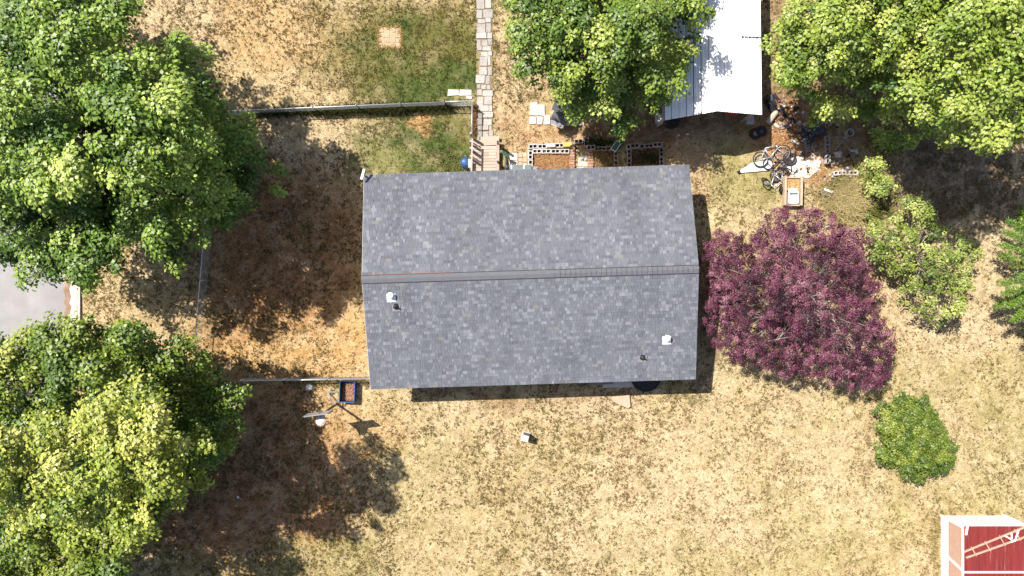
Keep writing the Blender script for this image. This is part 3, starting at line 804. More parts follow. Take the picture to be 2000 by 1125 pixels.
# ------------------------------------------------------------------ chain link fences
def fence(name, a, b, label, posts, hgt=.85, group='chain link fences', rails=True):
    """a, b: photo pixels of the top rail ends"""
    pa = Wp(a[0], a[1], hgt); pb = Wp(b[0], b[1], hgt); pa.z = pb.z = 0
    d = pb - pa; L = d.length; ang = math.atan2(d.y, d.x)
    e = empty(name, pa, label, 'fence', group, ang)
    q = MB(); q.cyl((0, 0, hgt), (L, 0, hgt), .021, 8); q.build('top_rail', M['galv'], e)
    q = MB(); q.cyl((0, 0, 0), (0, 0, hgt + .05), .03, 10); q.tube([(0, 0, hgt + .05), (0, 0, hgt + .09)], [.035, .012], 10)
    pm = q.mesh('fence_post', M['galv'])
    for k in range(posts + 1):
        o = bpy.data.objects.new('fence_post', pm); o.parent = e; o.location = (L * k / posts, 0.026, 0); C.objects.link(o)
    # woven wires
    st = .062; n = int(L / st); V = []; F = []
    t = .0022
    def wire(p, r):
        b0 = len(V)
        for c in (p, r):
            V.extend([(c[0], c[1] - t, c[2] - t), (c[0], c[1] + t, c[2] - t), (c[0], c[1], c[2] + t * 1.4)])
        F.extend([(b0, b0 + 1, b0 + 4, b0 + 3), (b0 + 1, b0 + 2, b0 + 5, b0 + 4), (b0 + 2, b0, b0 + 3, b0 + 5)])
    for k in range(-int(hgt / st), n):
        for s in (0, 1):
            x0 = k * st; z0 = .03; x1 = x0 + (hgt - .03); z1 = hgt
            if s: x0, x1 = x1, x0
            xa, za, xb, zb = x0, z0, x1, z1
            lo, hi = 0.0, L
            def clip(xa, za, xb, zb):
                t0, t1 = 0.0, 1.0; dx = xb - xa
                for bnd, sg in ((lo, 1), (hi, -1)):
                    fa = sg * (xa - bnd); fb = sg * (xb - bnd)
                    if fa < 0 and fb < 0: return None
                    if fa < 0: t0 = max(t0, fa / (fa - fb))
                    if fb < 0: t1 = min(t1, fa / (fa - fb))
                return (xa + dx * t0, za + (zb - za) * t0, xa + dx * t1, za + (zb - za) * t1) if t1 > t0 else None
            r = clip(xa, za, xb, zb)
            if r: wire((r[0], .004 if s else -.004, r[1]), (r[2], .004 if s else -.004, r[3]))
    me = np_mesh('chain_link', np.array(V), np.array(F), M['mesh_wire'])
    o = link('chain_link', me, e); o['kind'] = 'stuff'
    return e
f1 = fence('chain_link_fence', (440, 217), (866, 199), 'long galvanised chain link fence across the lawn north of the house', 5)
f2 = fence('chain_link_fence', (922, 200), (921, 268), 'short chain link fence running along the paver path to the porch', 1)
f3 = fence('chain_link_fence', (404, 395), (377, 700), 'thin chain link fence along the street side yard', 2)
f4 = fence('chain_link_fence', (470, 744), (722, 740), 'low chain link fence from the street tree to the south west house corner', 3)
# gate between the long fence and the corner post
g = empty('gate', Wp(870, 207, 0), 'small tubular chain link gate next to the two white slabs', 'gate')
q = MB(); pa = Wp(870, 198, .88); pb = Wp(919, 198, .88); w = pb.x - pa.x
q.tube([(0, 0, .08), (0, 0, .88), (w, 0.02, .88), (w, 0.02, .08), (0, 0, .08)], .022, 8)
q.build('gate_frame', M['galv'], g)
q = MB()
for k in range(int(w / .062)):
    x = k * .062
    z = min(.8, w - x); q.bar((x, 0, .08), (x + z, .01, .08 + z), .004); z = min(.8, x + .06); q.bar((x + .06, 0, .08), (x + .06 - z, .01, .08 + z), .004)
o = q.build('chain_link', M['mesh_wire'], g); o['kind'] = 'stuff'
g.location = Vector((pa.x, pa.y, 0))
q = MB(); q.bar((w - .02, 0, .55), (w + .12, .02, .55), .04, .03); q.build('latch', M['dark_grey'], g)
pts = [Wp(rs.uniform(480, 870), 0)[:1] for _ in range(1)]
pts = []
for _ in range(900):
    px = rs.choice([rs.uniform(500, 880), rs.gauss(740, 70)]); py = 226 - (px - 440) * 0.041 + rs.gauss(0, 2.6); pts.append(Wp(px, py)[:2])
tuft_patch('fence_weeds', 'weeds and tall grass coloured dark as in shadow along the foot of the long lawn fence', pts, (.15, .5), (GREEN * .55, OLIVE * .5), 7, .06, lean=.35)  # real weeds, with the fence-foot shadow put into their dark colour
pts = [Wp(rs.gauss(893, 14), rs.gauss(322, 9))[:2] for _ in range(160)]
tuft_patch('barrel_weeds', 'bright green weeds growing beside the blue barrel', pts, (.10, .3), (GREEN * 1.3, PALEG * .9), 7, .06)
pts = [Wp(rs.uniform(560, 722), 747 + rs.gauss(0, 3))[:2] for _ in range(160)]
tuft_patch('low_fence_weeds', 'dry olive weeds under the low fence by the house corner', pts, (.08, .22), (OLIVE, STRAW * .7), 6, .05)
pts = [Wp(926 + rs.gauss(0, 1.5), rs.uniform(205, 262))[:2] for _ in range(120)]
tuft_patch('rusty_weeds', 'rusty brown dead weeds along the fence beside the path', pts, (.06, .2), (RUST, BROWN), 6, .03)

# ------------------------------------------------------------------ basketball hoop
bh = empty('basketball_hoop', Wp(658, 789), 'tall brown pole basketball hoop with grey backboard and white net', 'basketball hoop')
q = MB(); q.cyl((0, 0, 0), (0, 0, 2.45), .05, 10); q.build('pole', M['pole_brown'], bh)
q = MB()
for dx, dy in ((-.36, .52), (.24, .52)): q.bar((0, 0, .5), (dx, dy, .04), .035, .035)
q.bar((-.42, .55, .04), (.3, .55, .04), .06, .06); q.build('base_strut', M['mid_grey'], bh)
BC = Wp(621, 808, 2.62) - bh.location
q = MB(); q.bar((0, 0, 2.25), BC + Vector((.05, .05, -.2)), .05, .05); q.bar((0, 0, 2.45), BC + Vector((.05, .05, .15)), .05, .05); q.build('arm', M['pole_brown'], bh)
ba = R(8); m3 = Matrix.Rotation(ba, 3, 'Z')
q = MB(); q.box(BC, (1.02, .035, .66), M=m3); bd = q.build('backboard', M['board_glass'], bh)
q = MB()
for dz in (-.33, .33): q.box(BC + Vector((0, 0, dz)), (1.06, .05, .04), M=m3)
for s in (-.52, .52): q.box(BC + m3 @ Vector((s, 0, 0)), (.04, .05, .70), M=m3)
q.build('border', M['mid_grey'], bd)
RC = BC + Vector((.04, -.34, -.24))
q = MB(); q.ring(RC, .23, .012, 24, 6); q.bar(BC + Vector((.02, -.03, -.24)), RC + Vector((-.02, .22, 0)), .12, .02); q.build('rim', M['orange_rim'], bh)
q = MB(); nk = 12
for k in range(nk):
    for s in (-1, 1):
        pts = []
        for j in range(5):
            a = 2 * math.pi * (k + s * j * .5) / nk; r = .225 - .028 * j
            pts.append(RC + Vector((r * math.cos(a), r * math.sin(a), -.1 * j)))
        q.tube(pts, .012, 4, cap=False)
q.ring(RC + Vector((0, 0, -.4)), .11, .03, 16, 5)
q.build('net', M['net'], bh)
q = MB(); q.tube([RC + Vector((0, 0, -.06)), RC + Vector((0, 0, -.03))], [.205, .215], 22); q.build('net_cover', M['net'], bh)

tb = empty('planter_box', Wp(682, 763), 'open blue rectangular planter filled with reddish mulch by the low fence', 'planter', rz=R(-2))
q = MB(); w, l, h, t = .66, .92, .42, .03
q.box((-w / 2, 0, h / 2), (t, l, h)); q.box((w / 2, 0, h / 2), (t, l, h)); q.box((0, l / 2, h / 2), (w - t, t, h)); q.box((0, -l / 2, h / 2), (w - t, t, h)); q.box((0, 0, .02), (w - t, l - t, .04))
q.build('box', M['blue_paint'], tb)
q = MB(); q.bar((-w / 2, -l / 2 - .0, h + .015), (-w / 2, l / 2, h + .015), .03, .03); q.bar((w / 2, -l / 2, h + .015), (w / 2, l / 2, h + .015), .03, .03); q.bar((-w / 2 + .03, -l / 2, h + .014), (w / 2 - .03, -l / 2, h + .014), .04, .03); q.build('rim', M['blue_barrel'], tb)
q = MB(); n = 10
vs = [((i / n - .5) * (w - .05), (j / n - .5) * (l - .05), (.10 + rs.uniform(-.03, .04))) for j in range(n + 1) for i in range(n + 1)]
q.add(vs, [(j * (n + 1) + i, j * (n + 1) + i + 1, (j + 1) * (n + 1) + i + 1, (j + 1) * (n + 1) + i) for j in range(n) for i in range(n)])
q.build('mulch', mat('mulch', (.30, .155, .095), (.16, .08, .05), 14, .95, .6, 40, c3=(.5, .36, .26)), tb)

# ------------------------------------------------------------------ small yard things
def lump(name, px, py, rx, ry, h, m, label, cat, seed=0, rough=.25, rz=0.0, z0=0.0, parent=None, n=14):
    """an irregular solid lump resting on the ground"""
    r = np.random.default_rng(seed); bm = bmesh.new(); bmesh.ops.create_icosphere(bm, subdivisions=3, radius=1)
    off = r.random(3) * 50
    for v in bm.verts:
        p = np.array(v.co); nse = fbm(np.array([p[0] * 1.7 + off[0] + p[2]]), np.array([p[1] * 1.7 + off[1] - p[2] * .7]), 1.1, seed + 3, 3)[0] - .5
        f = 1 + nse * rough * 3
        v.co = Vector((v.co.x * rx * f, v.co.y * ry * f, max(-.05, v.co.z * h * f)))
    for f in bm.faces: f.smooth = rough < .2
    me = bpy.data.meshes.new(name); bm.to_mesh(me); bm.free(); me.materials.append(m)
    p = Wp(px, py); o = link(name, me, parent, (p.x, p.y, z0) if parent is None else (p.x - parent.location.x, p.y - parent.location.y, z0), (0, 0, rz))
    if label: setp(o, label, cat)
    return o
lump('plastic_bag', 605, 755, .17, .16, .16, M['white_paint'], 'crumpled white plastic bag under the low fence', 'bag', 4, .3)
lump('paper_scrap', 465, 971, .06, .05, .04, M['white_paint'], 'scrap of white paper lying in the shade under the street tree', 'paper', 5, .4)
pd = empty('utility_pedestal', Wp(1027, 850), 'tan utility pedestal with dark side standing alone on the south lawn', 'utility box', rz=R(-14))
q = MB(); q.box((0, 0, .36), (.26, .26, .72)); bevel(q.build('cabinet', M['mid_grey'], pd), .012)
q = MB(); q.box((-.06, 0, .74), (.34, .28, .05), M=Matrix.Rotation(R(-8), 3, 'Y')); bevel(q.build('lid', M['beige'], pd), .015)
q = MB(); q.box((-.02, 0, .04), (.40, .36, .08)); q.build('base', M['concrete'], pd)
q = MB(); q.box((-.16, -.0, .42), (.05, .18, .36)); q.build('meter', M['white_paint'], pd)
pl = [Wp(*p) for p in ((1194, 774), (1229, 771), (1231, 793), (1227, 797), (1212, 791), (1196, 783))]
c0 = Wp(1213, 783); q = MB(); q.prism([(p.x - c0.x, p.y - c0.y) for p in pl][::-1], -.04, .13, bev=.02)
setp(q.build('flagstone', M['flag_stone'], None, c0), 'irregular pink flagstone step at the edge of the south house shadow', 'flagstone')
q = MB(); q.tube([(0, 0, 0), (0, 0, .4), (0, 0, .45), (0, 0, .42), (0, 0, .1)], [.62, .68, .66, .6, .55], 28); q.ring((0, 0, .44), .665, .025, 28, 6)
setp(q.build('tub', M['black_rubber'], None, Wp(1258, 733)), 'black round plastic tub in the deep shade under the south eave', 'tub')

# grill, slabs under the maple
e = empty('patio_slabs', Wp(1085, 222), 'broken row of white and grey concrete slabs under the middle maple', 'slabs')
for (x0, x1, y0, y1, m) in ((1035, 1050, 200, 226, 'white_concrete'), (1051, 1064, 204, 226, 'white_concrete'), (1034, 1047, 228, 243, 'white_concrete'), (1048, 1060, 228, 243, 'white_concrete'), (1062, 1074, 226, 244, 'white_concrete'), (1102, 1114, 226, 245, 'concrete'), (1115, 1127, 226, 246, 'concrete'), (1128, 1141, 226, 246, 'concrete'), (1080, 1100, 205, 224, 'concrete'), (1102, 1120, 205, 224, 'concrete')):
    paver(e, x0, x1, y0, y1, M[m], 'slab', .05, .02)
gr = empty('grill', Wp(1092, 236), 'dark grey barbecue grill with its lid tipped open on the slabs', 'grill', rz=R(-22))
q = MB()
for sx in (-.28, .28):
    for sy in (-.2, .2): q.bar((sx, sy, 0), (sx * .9, sy * .9, .6), .04, .04)
q.build('leg', M['black_plastic'], gr)
q = MB(); q.tube([(-.36, 0, .72), (.36, 0, .72)], [.26, .26], 14); bevel(q.build('firebox', M['dark_grey'], gr), .01)
q = MB(); q.box((0, -.32, .74), (.62, .2, .03)); q.build('front_shelf', M['mid_grey'], gr)
q = MB(); q.box((-.05, .42, .95), (.86, .62, .04), M=Matrix.Rotation(R(24), 3, 'X')); bevel(q.build('lid', M['dark_grey'], gr), .015)
q = MB(); q.bar((-.25, -.45, .78), (.25, -.45, .78), .03, .03); q.build('handle', M['silver'], gr)

# ------------------------------------------------------------------ carport with white metal roof
cp = empty('carport', Wp(1400, 100), 'open carport shed with white corrugated metal gable roof', 'carport')
CO = cp.location
EL, RDG, ER = Wp(1298, 233, 2.3), Wp(1400, 221, 3.3), Wp(1487, 225, 2.45)
ridge_n = Wp(1397, -90, 3.3); el_n = Wp(1300, -90, 2.3); er_n = Wp(1483, -90, 2.45)
# straight front edge in plan
yf = EL.y * .5 + ER.y * .5
EL.y = yf - .12; ER.y = yf + .08; RDG.y = yf + .02; el_n.x = EL.x; er_n.x = ER.x - .08
def panel(a0, a1, b0, b1, gap=.012, ribs=3):
    """corrugated sheet between eave edge a0-a1 ... generic quad: a0,a1 at south end; b0,b1 at north end"""
    q = MB(); n = ribs * 4
    nrm = (a1 - a0).cross(b0 - a0).normalized()
    if nrm.z < 0: nrm = -nrm
    w = (a1 - a0).length; g = gap / w
    vs = []; top = []
    for i in range(n + 1):
        u = g + (1 - 2 * g) * i / n
        hgt = .042 if (i % 4) == 2 else (.004)
        if i in (0, n): hgt = .03
        for A, B in ((a0, a1), (b0, b1)):
            vs.append(A.lerp(B, u) + nrm * hgt - CO)
    fs = [(2 * i, 2 * i + 2, 2 * i + 3, 2 * i + 1) for i in range(n)]
    q.add(vs, fs); return q
rc = random.Random(8)
def slope(SE_, SR, NE_, NR, n):
    t_seam = .48
    for k in range(n):
        u0, u1 = k / n, (k + 1) / n
        a0, a1 = SE_.lerp(SR, u0), SE_.lerp(SR, u1); b0, b1 = NE_.lerp(NR, u0), NE_.lerp(NR, u1)
        s0 = t_seam + rc.uniform(-.004, .004)
        for (lo, hi, dz) in ((0, s0 + .01, 0.012), (s0 - .012, 1, 0)):
            g = rc.choice([.004, .007, .011, .016]) if SE_ is EL else .0025
            up = Vector((0, 0, dz))
            panel(a0.lerp(b0, lo) + up, a1.lerp(b1, lo) + up, a0.lerp(b0, hi) + up, a1.lerp(b1, hi) + up, g, 2).build('roof_panel', M['white_metal'], cp)
slope(EL, RDG, el_n, ridge_n, 7); slope(ER, RDG, er_n, ridge_n, 6)
q = MB(); dn = Vector((0, .03, -.035))
for a, r, an, rn in ((EL, RDG, el_n, ridge_n), (ER, RDG, er_n, ridge_n)):
    P = [a + dn, r + dn, rn + dn, an + dn]; q.add([p - CO for p in P] + [p - CO - Vector((0, 0, .03)) for p in P], [(0, 1, 2, 3), (7, 6, 5, 4), (0, 4, 5, 1), (1, 5, 6, 2), (2, 6, 7, 3), (3, 7, 4, 0)])
q.build('underlay', M['dark_gap'], cp)
q = MB(); A = EL.lerp(el_n, .478); B = RDG.lerp(ridge_n, .478); up = Vector((0, 0, .05))
q.bar(A.lerp(B, .05) + up - CO, A.lerp(B, .62) + up - CO, .10, .01); A2 = ER.lerp(er_n, .478)
q.bar(A2 + up - CO, A2.lerp(B, .45) + up - CO, .05, .01); q.build('seam_tar', M['dark_gap'], cp)
q = MB(); up = Vector((0, 0, .035))
for s in (1,): q.bar(RDG + up - CO, ridge_n + up - CO, .05, .02)
q.build('ridge_flashing', M['white_metal'], cp)
q = MB(); q.cyl((0, 0, 0), (0, 0, 2.28), .06, 8); pm = q.mesh('post', M['grey_wood'])
for P, zt in ((EL, 2.25), (ER, 2.4)):
    for t in (.02, .35, .7, .97):
        N_ = el_n if P is EL else er_n
        p = P.lerp(N_, t); o = bpy.data.objects.new('post', pm); o.parent = cp; o.location = (p.x - CO.x + (.12 if P is EL else -.12), p.y - CO.y + .1, 0); C.objects.link(o)
q = MB()
for P, N_ in ((EL, el_n), (ER, er_n), (RDG, ridge_n)):
    d = Vector((0, .1, -.14)); q.bar(P + d - CO, N_ + d - CO, .09, .14)
d = Vector((0, .12, -.16)); q.bar(EL + d - CO, RDG + d - CO, .05, .12); q.bar(ER + d - CO, RDG + d - CO, .05, .12); q.build('beam', M['grey_wood'], cp)
q = MB()   # rear wall deep inside
p0, p1 = el_n - CO, er_n - CO; q.box(((p0.x + p1.x) / 2, p0.y + .1, 1.1), (abs(p1.x - p0.x) - .2, .04, 2.2)); q.build('rear_wall', M['grey_wood'], cp)
rs2 = random.Random(4)
for px, py, lab in ((1287, 233, 'square pale concrete pad with a pink stain at the west carport post'), (1464, 234, 'white pad with a grey smear at the east carport post')):
    q = MB(); q.box((0, 0, .06), (.34, .46, .16)); o = bevel(q.build('concrete_pad', M['concrete'], None, Wp(px, py)), .02); setp(o, lab, 'concrete pad')
# red ride-on mower under the carport
mw = empty('mower', Wp(1425, 212), 'red lawn mower nose showing under the front edge of the carport roof', 'mower')
q = MB(); q.box((0, .55, .30), (.9, 1.0, .12)); bevel(q.build('deck', M['black_plastic'], mw), .03)
q = MB()
pr = [(-.36, .3), (-.38, .0), (-.36, -.25), (-.22, -.40), (0, -.44), (.22, -.40), (.36, -.25), (.38, 0), (.36, .3)]
q.prism(pr, .40, .74, bev=.08); q.build('hood', M['red_paint'], mw)
q = MB(); q.box((0, 1.0, .75), (.42, .4, .1)); q.box((0, 1.2, .95), (.42, .08, .4)); q.build('seat', M['black_plastic'], mw)
q = MB()
for sx, sy, r in ((-.45, .0, .2), (.45, .0, .2)): q.cyl((sx - .07, sy, r), (sx + .07, sy, r), r, 14)
mwf = q
for sx, sy, r in ((-.45, 0, .2), (.45, 0, .2), (-.45, 1.05, .26), (.45, 1.05, .26)):
    q = MB(); q.cyl((sx - .09, sy, r), (sx + .09, sy, r), r, 16); q.build('wheel', M['black_rubber'], mw)
q = MB(); q.tube([(0, .35, .7), (0, .5, .95)], .025, 8); q.ring((0, .52, .97), .17, .018, 16, 6, M=Matrix.Rotation(R(30), 3, 'X')); q.build('steering_wheel', M['black_plastic'], mw)
# tyres
def tyre(px, py, r, w, label, hub, tilt=0.0, z=0.0, name='tyre'):
    e = empty(name, Wp(px, py) + Vector((0, 0, z)), label, 'tyre'); e.rotation_euler = (tilt, 0, .3)
    q = MB(); q.ring((0, 0, w / 2), r - w * .5, w * .5, 24, 8, flat=1.0); q.build('tread', M['black_rubber'], e)
    q = MB(); q.cyl((0, 0, w * .2), (0, 0, w * .75), r * .5, 16); q.ring((0, 0, w * .75), r * .3, .02, 14, 6); q.build('hub', hub, e)
tyre(1311, 236, .36, .22, 'black tyre leaning in the shade at the west end of the carport', M['black_rubber'], R(35), .05)
tyre(1474, 262, .27, .18, 'small wheel with a dull red hub on the dirt by the carport corner', M['brick'], 0)
tyre(1485, 257, .25, .16, 'plain black wheel lying against the wheel with the red hub', M['dark_grey'], R(14), .08)
q = MB(); q.tube([(-.34, 0, .12), (-.3, 0, .13), (0, .02, .14), (.3, 0, .12), (.35, 0, .11)], [.09, .13, .135, .12, .08], 12)
setp(q.build('log', M['log'], None, Wp(1506, 231), (0, 0, R(52))), 'short pale log lying beside the carport corner', 'log')
lump('black_bag', 1505, 205, .24, .42, .34, M['tarp_black'], 'glossy black bag slumped along the east side of the carport', 'bag', 9, .45, R(12))
lump('tarp_heap', 1583, 262, .52, .46, .34, M['tarp_black'], 'heap of crumpled black plastic under the north east maple edge', 'tarp', 12, .5, R(20))
lump('paper_bundle', 1594, 250, .16, .13, .22, M['white_concrete'], 'pale torn sack on top of the black plastic heap', 'sack', 14, .4, R(20), .1)
# folded grey tarp, a creased sheet
def crease(name, poly_px, m, label, cat, amp=.09, z=.06, n=16, seed=2):
    A, B, C_, D = [Wp(*p) for p in poly_px]; c0 = (A + B + C_ + D) / 4
    r = np.random.default_rng(seed); off = r.random() * 20
    q = MB(); vs = []
    for j in range(n + 1):
        for i in range(n + 1):
            u, v = i / n, j / n; p = A.lerp(B, u).lerp(D.lerp(C_, u), v) - c0
            e_ = min(u, v, 1 - u, 1 - v)
            zz = z + amp * (abs(math.sin(u * 11 + v * 4 + off)) * .6 + .4 * abs(math.sin(v * 9 - u * 3))) * min(1, e_ * 6 + .15)
            vs.append((p.x + r.normal(0, .008), p.y + r.normal(0, .008), zz))
    fs = [(j * (n + 1) + i, j * (n + 1) + i + 1, (j + 1) * (n + 1) + i + 1, (j + 1) * (n + 1) + i) for j in range(n) for i in range(n)]
    q.add(vs, fs)
    k = len(vs); q.add([(v[0], v[1], -.02) for v in vs], [])
    rim = [(i, i + 1) for i in range(n)] + [(i * (n + 1) + n, (i + 1) * (n + 1) + n) for i in range(n)] + [(n * (n + 1) + i + 1, n * (n + 1) + i) for i in range(n)] + [((i + 1) * (n + 1), i * (n + 1)) for i in range(n)]
    for a, b in rim: q.f.append((a, k + a, k + b, b)); q.m.append(0); q.sm.append(False)
    o = q.build(name, m, None, c0)
    return setp(o, label, cat)
crease('grey_tarp', ((1566, 274), (1588, 276), (1598, 286), (1573, 302)), M['tarp_grey'], 'folded brown grey tarp spread below the black plastic heap', 'tarp', .12, .08)
crease('ground_mat', ((1580, 302), (1606, 292), (1612, 318), (1592, 322)), M['sand_mat'], 'flat pinkish mat between the grey tarp and the upright cinder block', 'mat', .015, .015)

# block hearth with rods
hb = empty('block_hearth', Wp(1640, 295), 'three sided hearth of loose cinder blocks under the north east maple', 'hearth')
for x, y, rz in ((1616, 274, V90), (1616, 291, V90)): put(CBO, 'cinder_block', hb, x, y, 0, rz)
put(CB, 'cinder_block', hb, 1617, 311, 0, V90); put(CB, 'cinder_block', hb, 1617, 311, .19, V90)
for x in (1637, 1652, 1667): put(CB, 'cinder_block', hb, x, 338, 0, R(4))
put(CBO, 'cinder_block', hb, 1630, 351, -.03, R(-8)); put(CB, 'cinder_block', hb, 1655, 350, -.06, R(18))
q = MB()
for a, b in (((1614, 269, .3), (1650, 267, .45)), ((1650, 267, .45), (1655, 274, .5)), ((1644, 276, .4), (1668, 273, .4)), ((1668, 273, .4), (1668, 318, .2)), ((1645, 276, .4), (1630, 294, .1)), ((1655, 285, .3), (1666, 310, .2)), ((1622, 268, .3), (1622, 285, .2))):
    q.bar(Wp(*a) - hb.location, Wp(*b) - hb.location, .03, .03)
q.build('iron_rod', M['mid_grey'], hb)
p = Wp(1654, 262); q = MB(); q.tube([(0, 0, 0), (0, 0, .34)], [.13, .16], 16, cap=False); q.tube([(0, 0, .02), (0, 0, .03)], [.12, .12], 16); q.ring((0, 0, .34), .16, .014, 18, 6)
bk = q.build('bucket', M['beige'], None, p); setp(bk, 'pale bucket with a dark inside behind the block hearth', 'bucket')
lump('hearth_stone', 1637, 302, .2, .16, .15, M['concrete'], 'pale rounded stone in the ash of the block hearth', 'stone', 31, .3)
# rubble slabs
rb = empty('rubble_pile', Wp(1572, 328), 'bright white broken plaster slabs spread beside the bicycles', 'rubble')
rr = random.Random(77)
RP = [((1556, 312), 22, 13), ((1545, 330), 18, 16), ((1566, 326), 22, 16), ((1590, 322), 22, 16), ((1578, 338), 22, 12), ((1560, 342), 18, 10), ((1560, 322), 22, 15), ((1580, 318), 20, 12), ((1592, 326), 14, 12), ((1570, 335), 20, 12), ((1552, 335), 14, 12), ((1586, 335), 15, 9), ((1546, 322), 12, 10), ((1575, 345), 12, 9), ((1560, 348), 12, 6), ((1598, 318), 8, 7), ((1549, 345), 9, 6), ((1600, 333), 7, 6), ((1566, 309), 9, 6)]
for (c, w, h) in RP:
    k = rr.randint(5, 7); poly = []
    for i in range(k):
        a = 2 * math.pi * i / k + rr.uniform(-.3, .3); poly.append((math.cos(a) * w * S * .58 * rr.uniform(.75, 1.15), math.sin(a) * h * S * .58 * rr.uniform(.75, 1.15)))
    q = MB(); q.prism(poly, -.03, rr.uniform(.03, .09), bev=.015); p = Wp(*c) - rb.location
    q.build('plaster_slab', M['rubble'], rb, (p.x, p.y, 0), (rr.uniform(-.05, .05), rr.uniform(-.05, .05), 0))
lump('field_stone', 1549, 316, .19, .12, .15, M['rock'], 'tan stone casting a sharp shadow on the white rubble', 'stone', 41, .3, R(25))
crease('cardboard_sheet', ((1541, 318), (1542, 318), (1542, 341), (1541, 341)), M['dark_grey'], 'thin dark metal strip on the edge of the white rubble', 'metal strip', .005, .05, 4)
pts = []
for _ in range(260):
    a = rr.choice([(1590, 350), (1605, 335), (1600, 305), (1545, 285), (1530, 275)]); pts.append(Wp(rr.gauss(a[0], 16), rr.gauss(a[1], 9))[:2])
tuft_patch('dead_weeds', 'orange brown dead stalks scattered around the rubble', pts, (.04, .14), (RUST * 1.2, ORANGE), 5, .05, lean=1.2, w=.008)

lump('white_stone', 1343, 262, .07, .05, .05, M['white_concrete'], 'small white stone on the dirt in front of the carport opening', 'stone', 51, .3)
lump('white_stone', 1326, 264, .05, .05, .04, M['white_concrete'], 'smaller white pebble to the west of another on the carport dirt', 'stone', 52, .3)
V = []; F = []; CC = []
for _ in range(250):
    a = rr.choice([(1600, 315, 30, 18, 0), (1560, 300, 22, 14, 0), (1640, 310, 22, 16, 0), (1598, 248, 18, 12, 1), (1560, 245, 22, 22, 1), (1530, 205, 14, 30, 1), (1640, 350, 24, 8, 0), (1545, 355, 20, 10, 0)])
    p = Wp(rr.gauss(a[0], a[2]), rr.gauss(a[1], a[3])); r_ = rr.uniform(.02, .075); an = rr.uniform(0, 3.1); ln = rr.choice([1, 1, 1.6, 3.2]); b0 = len(V)
    for k, (u, v) in enumerate(((-1, -1), (1, -1), (1, 1), (-1, 1))):
        V.append((p.x + (u * math.cos(an) * ln - v * math.sin(an)) * r_, p.y + (u * math.sin(an) * ln + v * math.cos(an)) * r_, -.01))
    for k in range(4): V.append((V[b0 + k][0] + rr.uniform(-.01, .01), V[b0 + k][1] + rr.uniform(-.01, .01), rr.uniform(.02, .09)))
    F += [(b0 + 4, b0 + 5, b0 + 6, b0 + 7)] + [(b0 + k, b0 + (k + 1) % 4, b0 + 4 + (k + 1) % 4, b0 + 4 + k) for k in range(4)]
    c_ = rr.choices([(.6, .56, .5), (.03, .03, .04), (.22, .11, .06), (.36, .27, .2), (.4, .42, .48)], [1.5, 4, 4, 3, .6] if a[4] else [2.5, 1, 4, 4, .6])[0]
    CC += [c_] * 8
setp(link('debris', np_mesh('debris', np.array(V), np.array(F), M['grass'], np.array(CC))), 'scattered pale and black scraps over the dirt around the hearth and bicycles', 'debris', kind='stuff')

# white board under the bicycles
c0 = Wp(1475, 325); pl = [Wp(*p) for p in ((1441, 335), (1468, 319), (1500, 311), (1512, 320), (1505, 333), (1446, 338))]
q = MB(); q.prism([(p.x - c0.x, p.y - c0.y) for p in pl][::-1], .03, .085, bev=.012)
wb = q.build('white_board', M['white_paint'], None, c0); setp(wb, 'white pointed board lying on the grass beneath the bicycles', 'board')
q = MB(); a = Wp(1442, 336) - c0; q.box((a.x, a.y, .06), (.12, .12, .1), rz=.5); q.build('end_cap', M['black_plastic'], wb)

